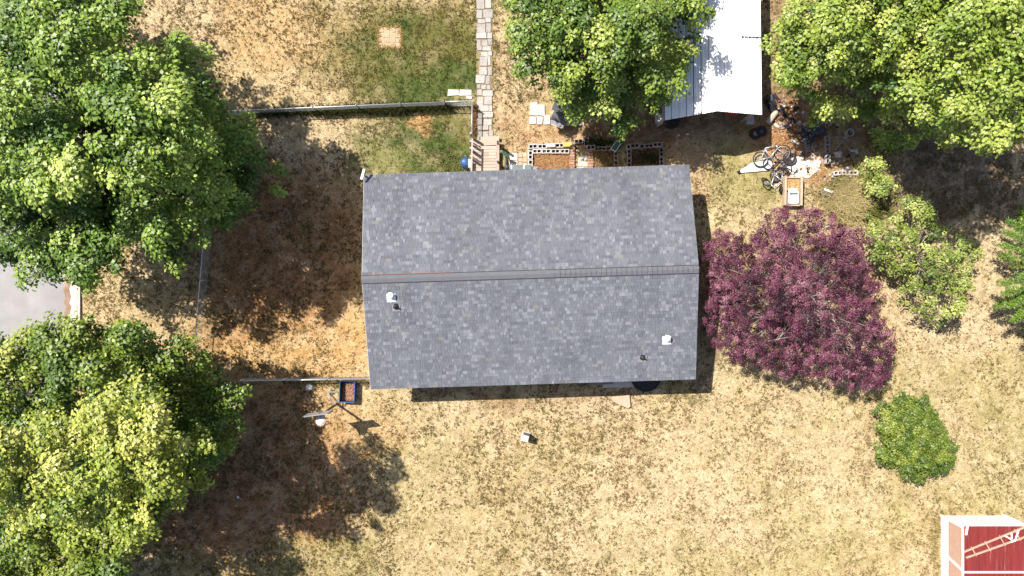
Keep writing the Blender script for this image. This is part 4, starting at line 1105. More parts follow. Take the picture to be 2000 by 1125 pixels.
# bicycles lying on the ground
def wheel(parent, x, y, r, mt, z=0.0):
    q = MB(); q.ring((x, y, z), r, .03, 26, 6); w = q.build('wheel', M['black_rubber'], parent)
    q = MB(); q.ring((x, y, z), r - .03, .012, 26, 4)
    for k in range(14):
        a = math.pi * 2 * k / 14; q.bar((x, y, z + (.02 if k % 2 else -.02)), (x + math.cos(a) * (r - .03), y + math.sin(a) * (r - .03), z), .005, .005)
    q.cyl((x, y, z - .05), (x, y, z + .05), .022, 8); q.build('rim', mt, w)
def bicycle(px, py, rz, r, frame_m, rim_m, label, tilt=(0.06, .03), scale=1.0, steer=.5):
    e = empty('bicycle', Wp(px, py) + Vector((0, 0, .16)), label, 'bicycle', 'bicycles dumped on the white board'); e.rotation_euler = (tilt[0], tilt[1], rz); e.scale = (scale,) * 3
    wb_ = .52
    wheel(e, -wb_, r, r, rim_m)
    q = MB(); bb = (-.08, r - .04, 0); st = (-.2, r + .42, 0); hd = (.34, r + .40, 0); hb_ = (.38, r + .26, 0); ra = (-wb_, r, 0)
    for a, b, t in ((bb, st, .017), (st, hd, .017), (bb, hb_, .02), (ra, (bb[0], bb[1], .05), .01), (ra, (bb[0], bb[1], -.05), .01), (ra, (st[0] + .01, st[1] - .03, .03), .01), (ra, (st[0] + .01, st[1] - .03, -.03), .01), (hd, hb_, .022)): q.cyl(a, b, t * 1.35, 7)
    q.build('frame', frame_m, e)
    # steered front end
    M3 = Matrix.Rotation(steer, 3, Vector((.24, -1, 0)).normalized())
    o_ = Vector(hb_); tr = lambda p: o_ + M3 @ (Vector(p) - o_)
    q = MB()
    for s in (-.05, .05): q.cyl(tr((.40, r + .2, s)), tr((wb_, r, s)), .012, 6)
    q.cyl(tr((.39, r + .22, -.06)), tr((.39, r + .22, .06)), .018, 6); q.build('fork', frame_m, e)
    fw = empty_part('front_wheel', e, tr((wb_, r, 0)), M3)
    q = MB(); q.tube([tr((.335, r + .42, 0)), tr((.32, r + .5, 0))], .014, 6); q.tube([tr((.28, r + .5, -.3)), tr((.33, r + .52, -.12)), tr((.33, r + .52, .12)), tr((.28, r + .5, .3))], .013, 6); q.build('handlebar', M['silver'], e)
    q = MB(); q.ring((0, 0, 0), r, .03, 26, 6)
    w = q.build('wheel', M['black_rubber'], e, tr((wb_, r, 0)), M3.to_euler())
    q = MB(); q.ring((0, 0, 0), r - .03, .012, 26, 4)
    for k in range(14):
        a = math.pi * 2 * k / 14; q.bar((0, 0, .02 if k % 2 else -.02), (math.cos(a) * (r - .03), math.sin(a) * (r - .03), 0), .005, .005)
    q.build('rim', rim_m, w)
    q = MB(); q.cyl(st, (-.235, r + .55, 0), .013, 6); q.add([(-.38, r + .55, -.07), (-.38, r + .55, .07), (-.12, r + .57, .02), (-.12, r + .57, -.02), (-.36, r + .59, -.06), (-.36, r + .59, .06), (-.13, r + .6, .015), (-.13, r + .6, -.015)], [(0, 1, 2, 3), (7, 6, 5, 4), (0, 4, 5, 1), (1, 5, 6, 2), (2, 6, 7, 3), (3, 7, 4, 0)]); q.build('saddle', M['black_plastic'], e)
    q = MB(); q.ring((bb[0], bb[1], .05), .085, .008, 18, 4); q.bar((bb[0], bb[1], .07), (bb[0] + .12, bb[1] - .12, .07), .02, .012); q.bar((bb[0], bb[1], -.07), (bb[0] - .12, bb[1] + .12, -.07), .02, .012)
    q.box((bb[0] + .12, bb[1] - .12, .12), (.09, .07, .08)); q.box((bb[0] - .12, bb[1] + .12, -.1), (.09, .07, .06)); q.build('crank', M['mid_grey'], e)
    return e
def empty_part(*a): return None
bicycle(1508, 320, R(17), .33, M['silver'], M['silver'], 'bicycle with big silver wheels lying across the white board', (.05, .05), 1.0, .45)
bicycle(1515, 306, R(196), .26, mat('purple_frame', (.05, .03, .06), (.03, .02, .04), 6, .4, .05), M['dark_grey'], 'small dark purple bicycle at the upper end of the bicycle heap', (-.05, .08), .92, .2)
bicycle(1503, 338, R(215), .25, M['silver'], M['black_plastic'], 'silver framed bicycle with black tyres sticking out of the bottom of the heap', (.1, -.08), .92, .6)

bicycle(1519, 322, R(228), .26, M['black_plastic'], M['dark_grey'], 'black bicycle buried in the middle of the bicycle heap', (-.1, .12), .95, .3)

# wooden garden cart with white seat
ct = empty('garden_cart', Wp(1542, 376), 'raw timber garden cart holding leaves and a white plastic seat', 'cart', rz=R(-1))
for sx in (-.36, .36):
    q = MB(); q.box((sx, .02, .36), (.09, 1.30, .26)); q.build('side_rail', M['raw_wood'], ct)
q = MB(); q.box((0, .62, .32), (.63, .05, .2)); q.box((0, -.62, .30), (.63, .05, .16)); q.build('end_rail', M['raw_wood'], ct)
q = MB(); q.box((0, 0, .22), (.63, 1.22, .03)); q.build('bed', M['grey_wood'], ct)
for sx in (-.42, .42):
    q = MB(); q.cyl((sx * 1.08 - .03, .1, .16), (sx * 1.08 + .03, .1, .16), .16, 14); q.build('wheel', M['black_rubber'], ct)
st = empty('plastic_chair', Wp(1541, 385) + Vector((0, 0, .25)), 'white plastic seat lying inside the timber garden cart', 'chair')
q = MB(); q.box((0, -.15, .15), (.40, .42, .05)); bevel(q.build('seat', M['white_paint'], st), .02)
q = MB(); q.box((0, .22, .2), (.40, .26, .04), M=Matrix.Rotation(R(25), 3, 'X')); bevel(q.build('backrest', M['white_paint'], st), .018)
for sx in (-.21, .21):
    q = MB(); q.bar((sx, -.33, .24), (sx, .2, .28), .045, .04); q.build('arm', M['white_paint'], st)
q = MB(); q.tube([(-.19, .09, .24), (-.1, .11, .27), (.1, .11, .27), (.19, .09, .24)], .018, 6); q.build('strap', M['dark_grey'], st)
pts = [(ct.location.x + rr.uniform(-.28, .28), ct.location.y + rr.uniform(.0, .55)) for _ in range(60)]
q = MB(); n = 8
vs = [((i / n - .5) * .6, .04 + j / n * .54, .30 + rr.uniform(0, .08)) for j in range(n + 1) for i in range(n + 1)]
q.add(vs, [(j * (n + 1) + i, j * (n + 1) + i + 1, (j + 1) * (n + 1) + i + 1, (j + 1) * (n + 1) + i) for j in range(n) for i in range(n)])
o = q.build('leaves', mat('dry_leaves', (.5, .29, .12), (.26, .15, .07), 16, .9, .6, 40, c3=(.62, .46, .28)), ct); o['kind'] = 'stuff'
hm = empty('hand_mower', Wp(1611, 379), 'small black push mower with a white cover in the dry weeds', 'mower', rz=R(-15))
q = MB(); q.box((0, -.03, .14), (.38, .2, .16)); bevel(q.build('body', M['dark_grey'], hm), .03)
q = MB(); q.box((.02, .12, .26), (.42, .10, .06), rz=R(-6)); bevel(q.build('cover', M['white_paint'], hm), .015)
for sx in (-.2, .2):
    q = MB(); q.cyl((sx - .025, -.08, .1), (sx + .025, -.08, .1), .1, 12); q.build('wheel', M['black_rubber'], hm)
q = MB(); q.bar((-.12, .0, .2), (.2, -.1, .24), .03, .03); q.build('handle', M['silver'], hm)

# ------------------------------------------------------------------ red roofed shed, bottom right
sh = empty('red_shed', Wp(1838, 1007), 'small white walled shed with faded red roof at the lawn corner', 'shed')
W0, L0, EH = 2.84, 4.2, 1.5
def bd_(q, x0, y0, x1, y1, z, h, t=.02, dz=0): q.bar((x0, y0, z), (x1, y1, z), t, h)
nb = 8; bh_ = EH / nb
for k in range(nb):
    m = M['shed_white'] if k < 3 else M['shed_wood']
    q = MB(); q.bar((-.0 + .004 * (k % 2), 0, bh_ * (k + .5)), (.004 * (k % 2), -L0, bh_ * (k + .5)), .025 + .01 * (k % 2), bh_ - .006); q.build('wall_board', m, sh)
    q = MB(); q.bar((.02, .001 * (k % 2), bh_ * (k + .5)), (W0, .001 * (k % 2), bh_ * (k + .5)), .025 + .002 * (k % 2), bh_ - .0015); q.build('wall_board', M['shed_white'], sh)
q = MB(); q.box((W0 / 2, -L0 / 2, EH / 2), (W0 - .05, L0 - .05, EH - .02)); q.build('wall', M['shed_white'], sh)
for A_, B_, w_ in (((-.03, .02, 0), (-.03, .02, EH), .09), ((W0, .02, 0), (W0, .02, EH), .09), ((-.035, -1.55, .0), (-.035, -1.85, EH), .05)):
    q = MB(); q.bar(A_, B_, w_, .09); q.build('corner_trim', M['shed_white'], sh)
# roof sheets: long axis north-south, one seam batten across
RZ0 = EH + .03
nsh = 4; sw = (W0 + .06) / nsh
for (y0, y1) in ((.06, -1.92), (-1.95, -L0)):
    for k in range(nsh):
        x0 = -.02 + k * sw; q = MB()
        q.box((x0 + sw / 2, (y0 + y1) / 2, RZ0 + .012 + .003 * (k % 2)), (sw - .008, abs(y1 - y0), .024)); q.box((x0 + sw - .012, (y0 + y1) / 2, RZ0 + .03), (.018, abs(y1 - y0) - .01, .018))
        q.build('roof_panel', M['shed_red'], sh)
q = MB(); q.box((W0 / 2, -1.935, RZ0 + .04), (W0 + .08, .075, .03)); q.build('batten', M['shed_white'], sh)
q = MB(); q.box((-.01, -L0 / 2, RZ0 + .035), (.075, L0 + .1, .05)); q.box((W0 / 2 + .03, .08, RZ0 + .02), (W0 + .06, .05, .06)); q.build('roof_trim', M['shed_white'], sh)
q = MB(); q.box((.15, -.12, RZ0 + .055), (.09, .42, .03), rz=R(-10)); setp(q.build('loose_board', M['white_paint'], None, sh.location), 'short white board on the north west corner of the red roof', 'board')
A1 = Wp(1882, 1078, 1.62); A2 = Wp(2010, 1026, 1.62)
ld = empty('ladder', (A1.x, A1.y, 0), 'weathered wooden ladder lying across the red shed roof', 'ladder'); LB = ld.location
d = (A2 - A1); nrm = Vector((d.y, -d.x, 0)).normalized()
for s, ln, nm in ((0, 1.0, 'rail'), (.27, 1.06, 'rail')):
    q = MB(); off = nrm * s * 1.0; q.bar(A1 + off - LB, A1 + off + d * ln + nrm * (.14 * ln if s else 0) - LB, .075, .05); q.build(nm, M['pale_wood'], ld)
for t in (.12, .33, .55, .78):
    q = MB(); p0 = A1 + d * t - nrm * .1; p1 = A1 + d * t + nrm * (.33 + .14 * t) + d.normalized() * .06; q.bar(p0 - LB + Vector((0, 0, .03)), p1 - LB + Vector((0, 0, .03)), .045, .03); q.build('rung', M['pale_wood'], ld)
q = MB()
for t0, t1 in ((.62, .72), (.72, .68), (.83, .72)): q.bar(A1 + d * t0 - LB + Vector((0, 0, .04)), A1 + d * t1 + nrm * .38 - LB + Vector((0, 0, .04)), .06, .02)
q.build('brace', M['shed_white'], ld)
pts = [Wp(rr.gauss(1826, 4), rr.uniform(1000, 1125))[:2] for _ in range(90)]
tuft_patch('shed_weeds', 'dry tall grass along the west wall of the red shed', pts, (.08, .18), (OLIVE, STRAW * .8), 6, .05)

# ------------------------------------------------------------------ trees
def inpoly(x, y, P):
    P = np.array(P, float); r = np.zeros(len(x), bool); j = len(P) - 1
    for i in range(len(P)):
        xi, yi = P[i]; xj, yj = P[j]
        c = ((yi > y) != (yj > y)) & (x < (xj - xi) * (y - yi) / (yj - yi + 1e-9) + xi)
        r ^= c; j = i
    return r
def edist(x, y, P):
    P = np.array(P, float); d = np.full(len(x), 1e9)
    for i in range(len(P)):
        a = P[i]; b = P[(i + 1) % len(P)]; ab = b - a
        t = np.clip(((x - a[0]) * ab[0] + (y - a[1]) * ab[1]) / (ab @ ab + 1e-9), 0, 1)
        d = np.minimum(d, np.hypot(x - a[0] - t * ab[0], y - a[1] - t * ab[1]))
    return d
def sample_lobes(P, spacing, r_px, rg, tries=6000, edge=.75):
    P = np.array(P, float); lo = P.min(0); hi = P.max(0)
    x = rg.uniform(lo[0], hi[0], tries); y = rg.uniform(lo[1], hi[1], tries)
    k = inpoly(x, y, P); x = x[k]; y = y[k]; d = edist(x, y, P)
    k = d > r_px * edge; x = x[k]; y = y[k]; d = d[k]
    out = []
    for i in range(len(x)):
        if all((x[i] - o[0]) ** 2 + (y[i] - o[1]) ** 2 > spacing ** 2 for o in out): out.append((x[i], y[i], d[i]))
    return np.array(out)
def leaves(cent, up, k, spread, size, cols, rg, aspect=.85, droop=.15, flat=.55):
    """clusters of k folded leaves round each centre; up = outward direction of the cluster"""
    n = len(cent); N = n * k
    c = np.repeat(cent, k, 0); u = np.repeat(up, k, 0)
    d = rg.normal(0, 1, (N, 3)); d[:, 2] *= flat; d += u * .7
    d /= np.linalg.norm(d, axis=1)[:, None] + 1e-9
    p = c + d * (spread * rg.uniform(.15, 1.0, N))[:, None]
    nrm = u * .55 + np.array([-.15, .1, .75]) + rg.normal(0, .42, (N, 3)); nrm /= np.linalg.norm(nrm, axis=1)[:, None] + 1e-9
    ax = d - nrm * (d * nrm).sum(1)[:, None] + rg.normal(0, .15, (N, 3)); ax[:, 2] -= droop; ax /= np.linalg.norm(ax, axis=1)[:, None] + 1e-9
    sd = np.cross(nrm, ax); sd /= np.linalg.norm(sd, axis=1)[:, None] + 1e-9
    L = (size * rg.uniform(.65, 1.25, N))[:, None]; w = L * aspect * .5
    b = p; tip = p + ax * L; l = p + ax * L * .45 + sd * w + nrm * L * .10; r = p + ax * L * .45 - sd * w + nrm * L * .10
    V = np.stack([b, r, tip, l], 1).reshape(-1, 3)
    col = np.repeat(cols, k, 0) * rg.uniform(.72, 1.28, N)[:, None]
    return V, np.repeat(col, 4, 0)
def crown_from_lobes(lobes, rg, size, dens, palette, sub=.36, flat=.8, aspect=.85, low=-.3, fill=.35, cover=1.6, tv=.12):
    """big lobes carry smaller leafy domes; every dome is a shell of leaves, with looser foliage inside the lobe"""
    pal = np.array(palette)
    SC = []; SR = []; ST = []; SU = []; FC = []; FT = []
    for (c, r, tint) in lobes:
        c = np.array(c)
        n = max(1, int(dens * (r / sub) ** 2))
        d = rg.normal(0, 1, (n * 4, 3)); d /= np.linalg.norm(d, axis=1)[:, None]; d = d[d[:, 2] > low][:n]; n = len(d)
        rs_ = np.minimum(sub * rg.uniform(.45, 1.55, n), r * .9)
        SC.append(c + d * (np.maximum(r - rs_ * .55, .05) * rg.uniform(.8, 1.12, n))[:, None] * np.array([1, 1, flat])); SR.append(rs_)
        SU.append(d); ST.append(np.clip(tint + rg.normal(0, tv, n), 0, 1))
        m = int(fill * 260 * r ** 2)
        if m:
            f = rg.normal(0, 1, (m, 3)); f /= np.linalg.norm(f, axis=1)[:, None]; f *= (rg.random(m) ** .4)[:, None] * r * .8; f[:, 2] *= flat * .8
            FC.append(c + f); FT.append(np.full(m, tint * .8))  # inner leaves get a darker tint, painting crown shade into the colour
    SC = np.concatenate(SC); SR = np.concatenate(SR); SU = np.concatenate(SU); ST = np.concatenate(ST)
    nl = np.maximum(6, (cover * 2.6 * SR ** 2 * 3.14 / (size * size * aspect * .5)).astype(int))
    idx = np.repeat(np.arange(len(SC)), nl); N = len(idx)
    d = rg.normal(0, 1, (N, 3)); d += SU[idx] * .55 + np.array([0, 0, .75]); d /= np.linalg.norm(d, axis=1)[:, None]
    hz = SU[:, :2] + rg.normal(0, .5, (len(SU), 2)); hz /= np.linalg.norm(hz, axis=1)[:, None] + 1e-9
    off = d * (SR[idx] * rg.uniform(.40, 1.22, N))[:, None]
    al = (off[:, :2] * hz[idx]).sum(1); off[:, :2] += hz[idx] * (al * .40)[:, None]
    off[:, 2] = off[:, 2] * .92 - .2 * np.maximum(al, 0)
    p = SC[idx] + off
    nrm = d * .75 + np.array([-.12, .08, .62]) + rg.normal(0, .27, (N, 3))
    ax = d + rg.normal(0, .45, (N, 3)); ax[:, 2] -= .55
    t = np.clip(ST[idx] + rg.normal(0, .06, N), 0, 1)
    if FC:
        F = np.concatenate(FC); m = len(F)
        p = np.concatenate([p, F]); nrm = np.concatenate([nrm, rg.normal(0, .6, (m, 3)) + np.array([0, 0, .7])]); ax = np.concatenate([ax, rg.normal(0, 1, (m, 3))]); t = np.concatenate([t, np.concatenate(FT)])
    N = len(p)
    nrm /= np.linalg.norm(nrm, axis=1)[:, None] + 1e-9
    ax = ax - nrm * (ax * nrm).sum(1)[:, None]; ax /= np.linalg.norm(ax, axis=1)[:, None] + 1e-9
    sd = np.cross(nrm, ax)
    L = (size * rg.uniform(.65, 1.3, N))[:, None]; w = L * aspect * .5
    tip = p + ax * L; l = p + ax * L * .42 + sd * w + nrm * L * .08; r = p + ax * L * .42 - sd * w + nrm * L * .08
    V = np.stack([p, r, tip, l], 1).reshape(-1, 3); V[:, 2] = np.maximum(V[:, 2], .03)
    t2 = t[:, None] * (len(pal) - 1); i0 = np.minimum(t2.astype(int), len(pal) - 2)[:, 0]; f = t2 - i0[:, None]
    col = (pal[i0] * (1 - f) + pal[i0 + 1] * f) * (rg.uniform(.65, 1.4, N) * (1 + .35 * (rg.random(N) < .12)))[:, None]  # random brighter leaves paint glints into the colour
    return V, np.repeat(col, 4, 0)
def trunk_mesh(base, lobes, fork, r0, n_limb, rg, m=None, wob=.25, name='trunk', parent=None, twig=.02, lsc=1.0, lo=.7):
    q = MB(); top = fork
    mid = base.lerp(top, .5) + Vector((rg.normal(0, .08), rg.normal(0, .08), 0))
    q.tube([base + Vector((0, 0, -.15)), base + Vector((0, 0, .12)), mid, top], [r0 * 1.5, r0 * 1.12, r0 * .92, r0 * .72], 12)
    o = q.build('trunk', m or M['bark'], parent)
    idx = rg.permutation(len(lobes))[:n_limb]
    q = MB()
    for i in idx:
        c = lobes[i][0]; L = (c - top).length
        s = base.lerp(top, rg.uniform(lo, 1.0)) if rg.random() < .6 or lo > .6 else Vector(lobes[rg.integers(len(lobes))][0]).lerp(top, rg.uniform(.5, .9)); st = []
        for t in (0, .3, .62, 1.0):
            p = s.lerp(c, t) + Vector((rg.normal(0, wob), rg.normal(0, wob), rg.normal(0, wob * .6) + L * .10 * math.sin(t * math.pi))) * (1 if 0 < t < 1 else 0)
            st.append(p)
        rr_ = min(r0 * .5, (.018 * L + .03) * lsc)
        q.tube(st, [rr_, rr_ * .7, rr_ * .45, twig], 6, cap=False)
    q.build('limbs', m or M['bark'], parent)
def make_tree(label, group, base_px, layers, size, sub, dens, cover, palette, r0, fork_z, seed, leafm='leaf', cat='tree', n_limb=22, barkm=None, name='maple_tree', aspect=.85, flat=.72, wob=.25, twig=.02, low=-.3, fill=.35, tv=.12, lsc=1.0):
    rg = np.random.default_rng(seed)
    base = Wp(*base_px); e = empty(name, base, label, cat, group)
    lobes = []
    for ly in layers:
        P = ly['poly']; R_ = ly['r']; ztf, ze = ly['zt'], ly['ze']; zt = ztf(0, 0) if callable(ztf) else ztf; E = ly.get('E', 170)
        zm = (zt + (zt * .6 if callable(ze) else ze)) / 2; rp_ = R_ / (S * (H - zm) / H)
        L = sample_lobes(P, rp_ * ly.get('sp', .8), rp_, rg, edge=ly.get('edge', .67))
        for (x, y, d) in L:
            if rg.random() < ly.get('skip', .06) or any((x - h[0]) ** 2 + (y - h[1]) ** 2 < h[2] ** 2 and rg.random() < h[3] for h in ly.get('hole', [])): continue
            t = min(1, d / E); z = (ze(x, y) if callable(ze) else ze) ; zt = max(z, ztf(x, y)) if callable(ztf) else ztf; zz = z + (zt - z) * math.sqrt(max(0, 1 - (1 - t) ** 2)) + float(np.clip(rg.normal(0, ly.get('jz', .45)), -1.1, .9)) * (.5 if x > 380 and y < 480 and x < 600 else 1)
            rr_ = R_ * rg.uniform(.75, 1.2)
            lobes.append((Wp(x, y, max(zz - rr_ * .6, rr_ * .3)), rr_, float(np.clip(ly.get('tint', .5) + rg.normal(0, ly.get('tv', .14)), 0, 1))))
        rs_ = R_ * .42; rp2 = rs_ / (S * (H - zm) / H)
        L = sample_lobes(P, rp2 * 1.3, rp2, rg, 9000, .35)
        for (x, y, d) in L:
            if d > rp_ * 1.1 or rg.random() < ly.get('eskip', .35): continue
            z = (ze(x, y) if callable(ze) else ze) + rg.normal(0, .35) + .1
            lobes.append((Wp(x, y, max(z - .2, rs_ * .4)), rs_ * rg.uniform(.7, 1.15), float(np.clip(ly.get('tint', .5) + rg.normal(0, .12), 0, 1))))
    big = [l for l in lobes if l[1] > .3] or lobes
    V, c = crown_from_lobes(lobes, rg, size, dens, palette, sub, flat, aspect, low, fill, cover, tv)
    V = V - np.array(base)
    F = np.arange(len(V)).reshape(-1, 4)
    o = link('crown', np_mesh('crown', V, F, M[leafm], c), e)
    cx = sum((l[0] for l in big), Vector()) / len(big)
    loc = [(l[0] - base, l[1], l[2]) for l in big]
    f = (cx - base) * .55; fork = Vector((f.x * .5, f.y * .5, fork_z))
    trunk_mesh(Vector((0, 0, 0)), loc, fork, r0, n_limb, rg, barkm, parent=e, wob=wob, twig=twig, lsc=lsc, lo=.4 if lsc < 1 else .7)
    return e, len(V) // 4

MAPLE = [(.028, .066, .008), (.078, .145, .016), (.182, .265, .034), (.34, .41, .09)]  # leaf palettes step from shaded tone up to sunlit highlight tone
MAPLE_Y = [(.034, .076, .008), (.098, .160, .015), (.245, .285, .038), (.46, .45, .115)]
MAPLE_N = [(.034, .074, .010), (.088, .148, .018), (.195, .262, .036), (.34, .39, .085)]
PLUM = [(.026, .008, .014), (.074, .017, .036), (.160, .042, .080), (.28, .13, .155)]
LIME = [(.066, .100, .016), (.125, .175, .026), (.22, .26, .048), (.33, .36, .10)]
SHRUB = [(.042, .075, .009), (.085, .130, .013), (.145, .185, .022), (.22, .245, .042)]
cl = lambda t: max(0.0, min(1.0, t))
NL = 0
tl = [(0, 30), (-70, 140), (-90, 300), (-50, 440), (0, 500), (20, 560), (95, 585), (190, 565), (235, 535), (255, 490), (285, 480), (330, 532), (395, 515), (405, 455), (470, 430), (515, 395), (560, 350), (530, 300), (490, 275), (490, 235), (445, 215), (432, 170), (412, 130), (395, 85), (330, 75), (250, 72), (280, 50), (262, 15), (255, -70), (60, -90)]
def ze_tl(x, y): return 7.4 - 3.3 * cl((x - 395) / 150) - 1.7 * cl((y - 370) / 120)
def zt_tl(x, y): return 10.0 - 5.4 * cl((x - 330) / 190) - 3.2 * cl((y - 300) / 200)
e, n = make_tree('huge deep green street maple filling the north west corner', 'maple trees', (372, 330),
    [dict(poly=tl, r=.85, zt=zt_tl, ze=ze_tl, E=230, tint=.56, sp=1.08, skip=.10, jz=1.2, tv=.11), dict(poly=tl, r=.9, zt=5.2, ze=4.2, E=200, tint=.25, sp=.9, edge=1.0, eskip=1.0)],  # second layer: under leaves coloured darkest to deepen the shade in gaps
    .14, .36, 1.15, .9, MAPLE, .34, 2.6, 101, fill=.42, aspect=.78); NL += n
bl_low = [(-60, 670), (60, 650), (115, 640), (160, 640), (200, 622), (240, 635), (265, 655), (340, 660), (370, 690), (430, 685), (445, 720), (480, 735), (500, 765), (505, 800), (470, 850), (430, 880), (405, 950), (370, 975), (335, 1000), (330, 1030), (290, 1060), (250, 1075), (255, 1110), (240, 1190), (0, 1230), (-90, 1150), (-30, 1060), (-20, 1000), (-110, 900)]
bl_top = [(-90, 860), (0, 843), (130, 820), (187, 780), (252, 766), (285, 796), (336, 824), (345, 855), (415, 857), (412, 885), (375, 905), (370, 940), (345, 975), (275, 1022), (187, 1045), (84, 1042), (30, 1000), (-80, 1010)]
def ze_bl(x, y): return 4.6 + 1.3 * cl((420 - x) / 300) - 1.5 * cl((x - 400) / 80) + .6 * cl((y - 900) / 100)
def zt_bl(x, y): return 7.2 - 3.6 * cl((x - 260) / 200)
e, n = make_tree('yellow tinged street maple spreading over the south west corner', 'maple trees', (330, 830),
    [dict(poly=bl_low, r=.8, zt=zt_bl, ze=ze_bl, E=170, tint=.44, sp=1.05, skip=.08, jz=.9, tv=.13), dict(poly=bl_low, r=.9, zt=4.4, ze=3.4, E=160, tint=.25, sp=.95, edge=1.1, eskip=1.0), dict(poly=bl_top, r=.75, zt=10.2, ze=9.0, E=120, tint=.70, sp=1.05, skip=.05, jz=.8, tv=.13)],  # middle layer: lower leaves tinted dark, shade painted into the colour
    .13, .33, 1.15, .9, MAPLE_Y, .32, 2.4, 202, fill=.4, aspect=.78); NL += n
nm = [(960, -150), (985, -20), (988, 20), (1012, 70), (1000, 110), (1010, 160), (1035, 195), (1060, 215), (1120, 232), (1165, 235), (1178, 266), (1225, 268), (1248, 240), (1290, 222), (1310, 190), (1330, 140), (1365, 95), (1374, 30), (1380, -60), (1360, -170), (1150, -200)]
def ze_n(x, y): return 5.0 - 1.7 * cl((y - 110) / 140)
def zt_n(x, y): return 7.0 - 3.3 * cl((y - 60) / 190)
e, n = make_tree('rounded mid green maple whose crown overhangs the carport roof from the west', 'maple trees', (1190, 70),
    [dict(poly=nm, r=.72, zt=zt_n, ze=ze_n, E=180, tint=.56, sp=1.06, skip=.06, jz=.6, tv=.13), dict(poly=nm, r=.9, zt=4.6, ze=3.8, E=150, tint=.3, sp=1.1, edge=1.2, eskip=1.0)],  # lower layer tinted darker to paint shade between the clumps
    .13, .31, 1.15, .9, MAPLE_N, .28, 2.4, 303, fill=.26, aspect=.78); NL += n
ne = [(1570, -150), (1555, -30), (1540, 20), (1502, 60), (1495, 92), (1520, 110), (1490, 140), (1510, 180), (1560, 190), (1560, 230), (1590, 242), (1625, 262), (1645, 232), (1690, 242), (1720, 300), (1755, 325), (1780, 287), (1830, 290), (1880, 280), (1930, 288), (2000, 275), (2110, 230), (2170, 50), (2100, -140), (1850, -220)]
def ze_ne(x, y): return min(6.0, zt_ne(x, y) - .5)
def zt_ne(x, y): return 9.2 - cl((1880 - x) / 120) * (2.0 + .029 * max(0, y - 60)) - 1.5 * cl((1620 - x) / 100) * cl((130 - y) / 60)
e, n = make_tree('broad light green maple shading the dump in the north east corner', 'maple trees', (1790, 110),
    [dict(poly=ne, r=.8, zt=zt_ne, ze=ze_ne, E=200, tint=.72, sp=1.06, skip=.06, jz=.9, tv=.12), dict(poly=[(x, min(y, 190)) for x, y in ne], r=.9, zt=5.4, ze=4.6, E=150, tint=.4, sp=1.1, edge=1.2, eskip=1.0)],  # lower layer tinted darker, adding painted shade below the crown
    .13, .32, 1.15, .9, MAPLE_N, .32, 2.5, 404, fill=.26, aspect=.78); NL += n
pp = [(1372, 640), (1374, 580), (1382, 540), (1374, 490), (1392, 455), (1420, 445), (1445, 460), (1480, 452), (1500, 420), (1540, 405), (1580, 412), (1625, 417), (1640, 440), (1692, 460), (1690, 500), (1705, 545), (1728, 565), (1715, 600), (1725, 630), (1755, 650), (1748, 690), (1735, 740), (1700, 762), (1640, 752), (1560, 735), (1480, 730), (1440, 710), (1402, 672)]
e, n = make_tree('dark purple leaved plum tree beside the east gable of the house', None, (1560, 580),
    [dict(poly=pp, r=.44, zt=4.0, ze=2.3, E=150, tint=.46, sp=.92, skip=.12, jz=.4, eskip=.1, tv=.2, hole=[(1625, 595, 40, .5), (1655, 665, 70, .22), (1560, 520, 30, .35)]), dict(poly=pp, r=.42, zt=2.5, ze=1.8, E=120, tint=.35, sp=1.6, skip=.2, eskip=.8)],
    .06, .12, .78, .52, PLUM, .16, .7, 515, 'plum_leaf', n_limb=170, barkm=M['grey_bark'], name='plum_tree', aspect=.62, wob=.22, twig=.004, fill=.14, tv=.26, lsc=.28); NL += n
lg = [(1692, 420), (1740, 435), (1768, 388), (1812, 376), (1828, 420), (1870, 450), (1918, 490), (1890, 530), (1902, 560), (1880, 600), (1842, 640), (1790, 618), (1752, 592), (1762, 550), (1718, 520), (1690, 470)]
e, n = make_tree('thin lime green sapling with gaps in its crown right of the plum tree', None, (1785, 500),
    [dict(poly=lg, r=.36, zt=3.0, ze=1.2, E=100, tint=.58, sp=1.05, skip=.26, jz=.35, eskip=.25, tv=.2)],
    .095, .17, 1.05, .56, LIME, .07, .6, 606, n_limb=30, barkm=M['grey_bark'], name='young_tree', wob=.1, twig=.005, fill=.2, tv=.2); NL += n
sb = [(1715, 800), (1755, 778), (1785, 770), (1825, 795), (1835, 830), (1868, 868), (1866, 905), (1842, 925), (1790, 945), (1757, 925), (1745, 905), (1712, 908), (1722, 870)]
e, n = make_tree('rounded dense green shrub alone on the south east lawn', None, (1772, 845),
    [dict(poly=sb, r=.36, zt=1.75, ze=.55, E=75, tint=.50, sp=.74, skip=.04, jz=.24, eskip=.35, tv=.15)],
    .075, .14, 1.25, .75, SHRUB, .06, .25, 707, cat='shrub', n_limb=26, name='round_shrub', wob=.06, twig=.005, tv=.16); NL += n
yb = [(1668, 330), (1690, 308), (1715, 312), (1735, 345), (1760, 365), (1745, 390), (1712, 385), (1680, 360)]
e, n = make_tree('bright yellow green bush at the edge of the maple shade by the hearth blocks', None, (1712, 360),
    [dict(poly=yb, r=.28, zt=1.5, ze=.6, E=60, tint=.76, sp=1.0, skip=.15, jz=.25, eskip=.3, tv=.25)],
    .10, .16, 1.2, .62, LIME, .05, .25, 808, cat='bush', n_limb=16, name='garden_bush', wob=.06, twig=.005, tv=.2); NL += n

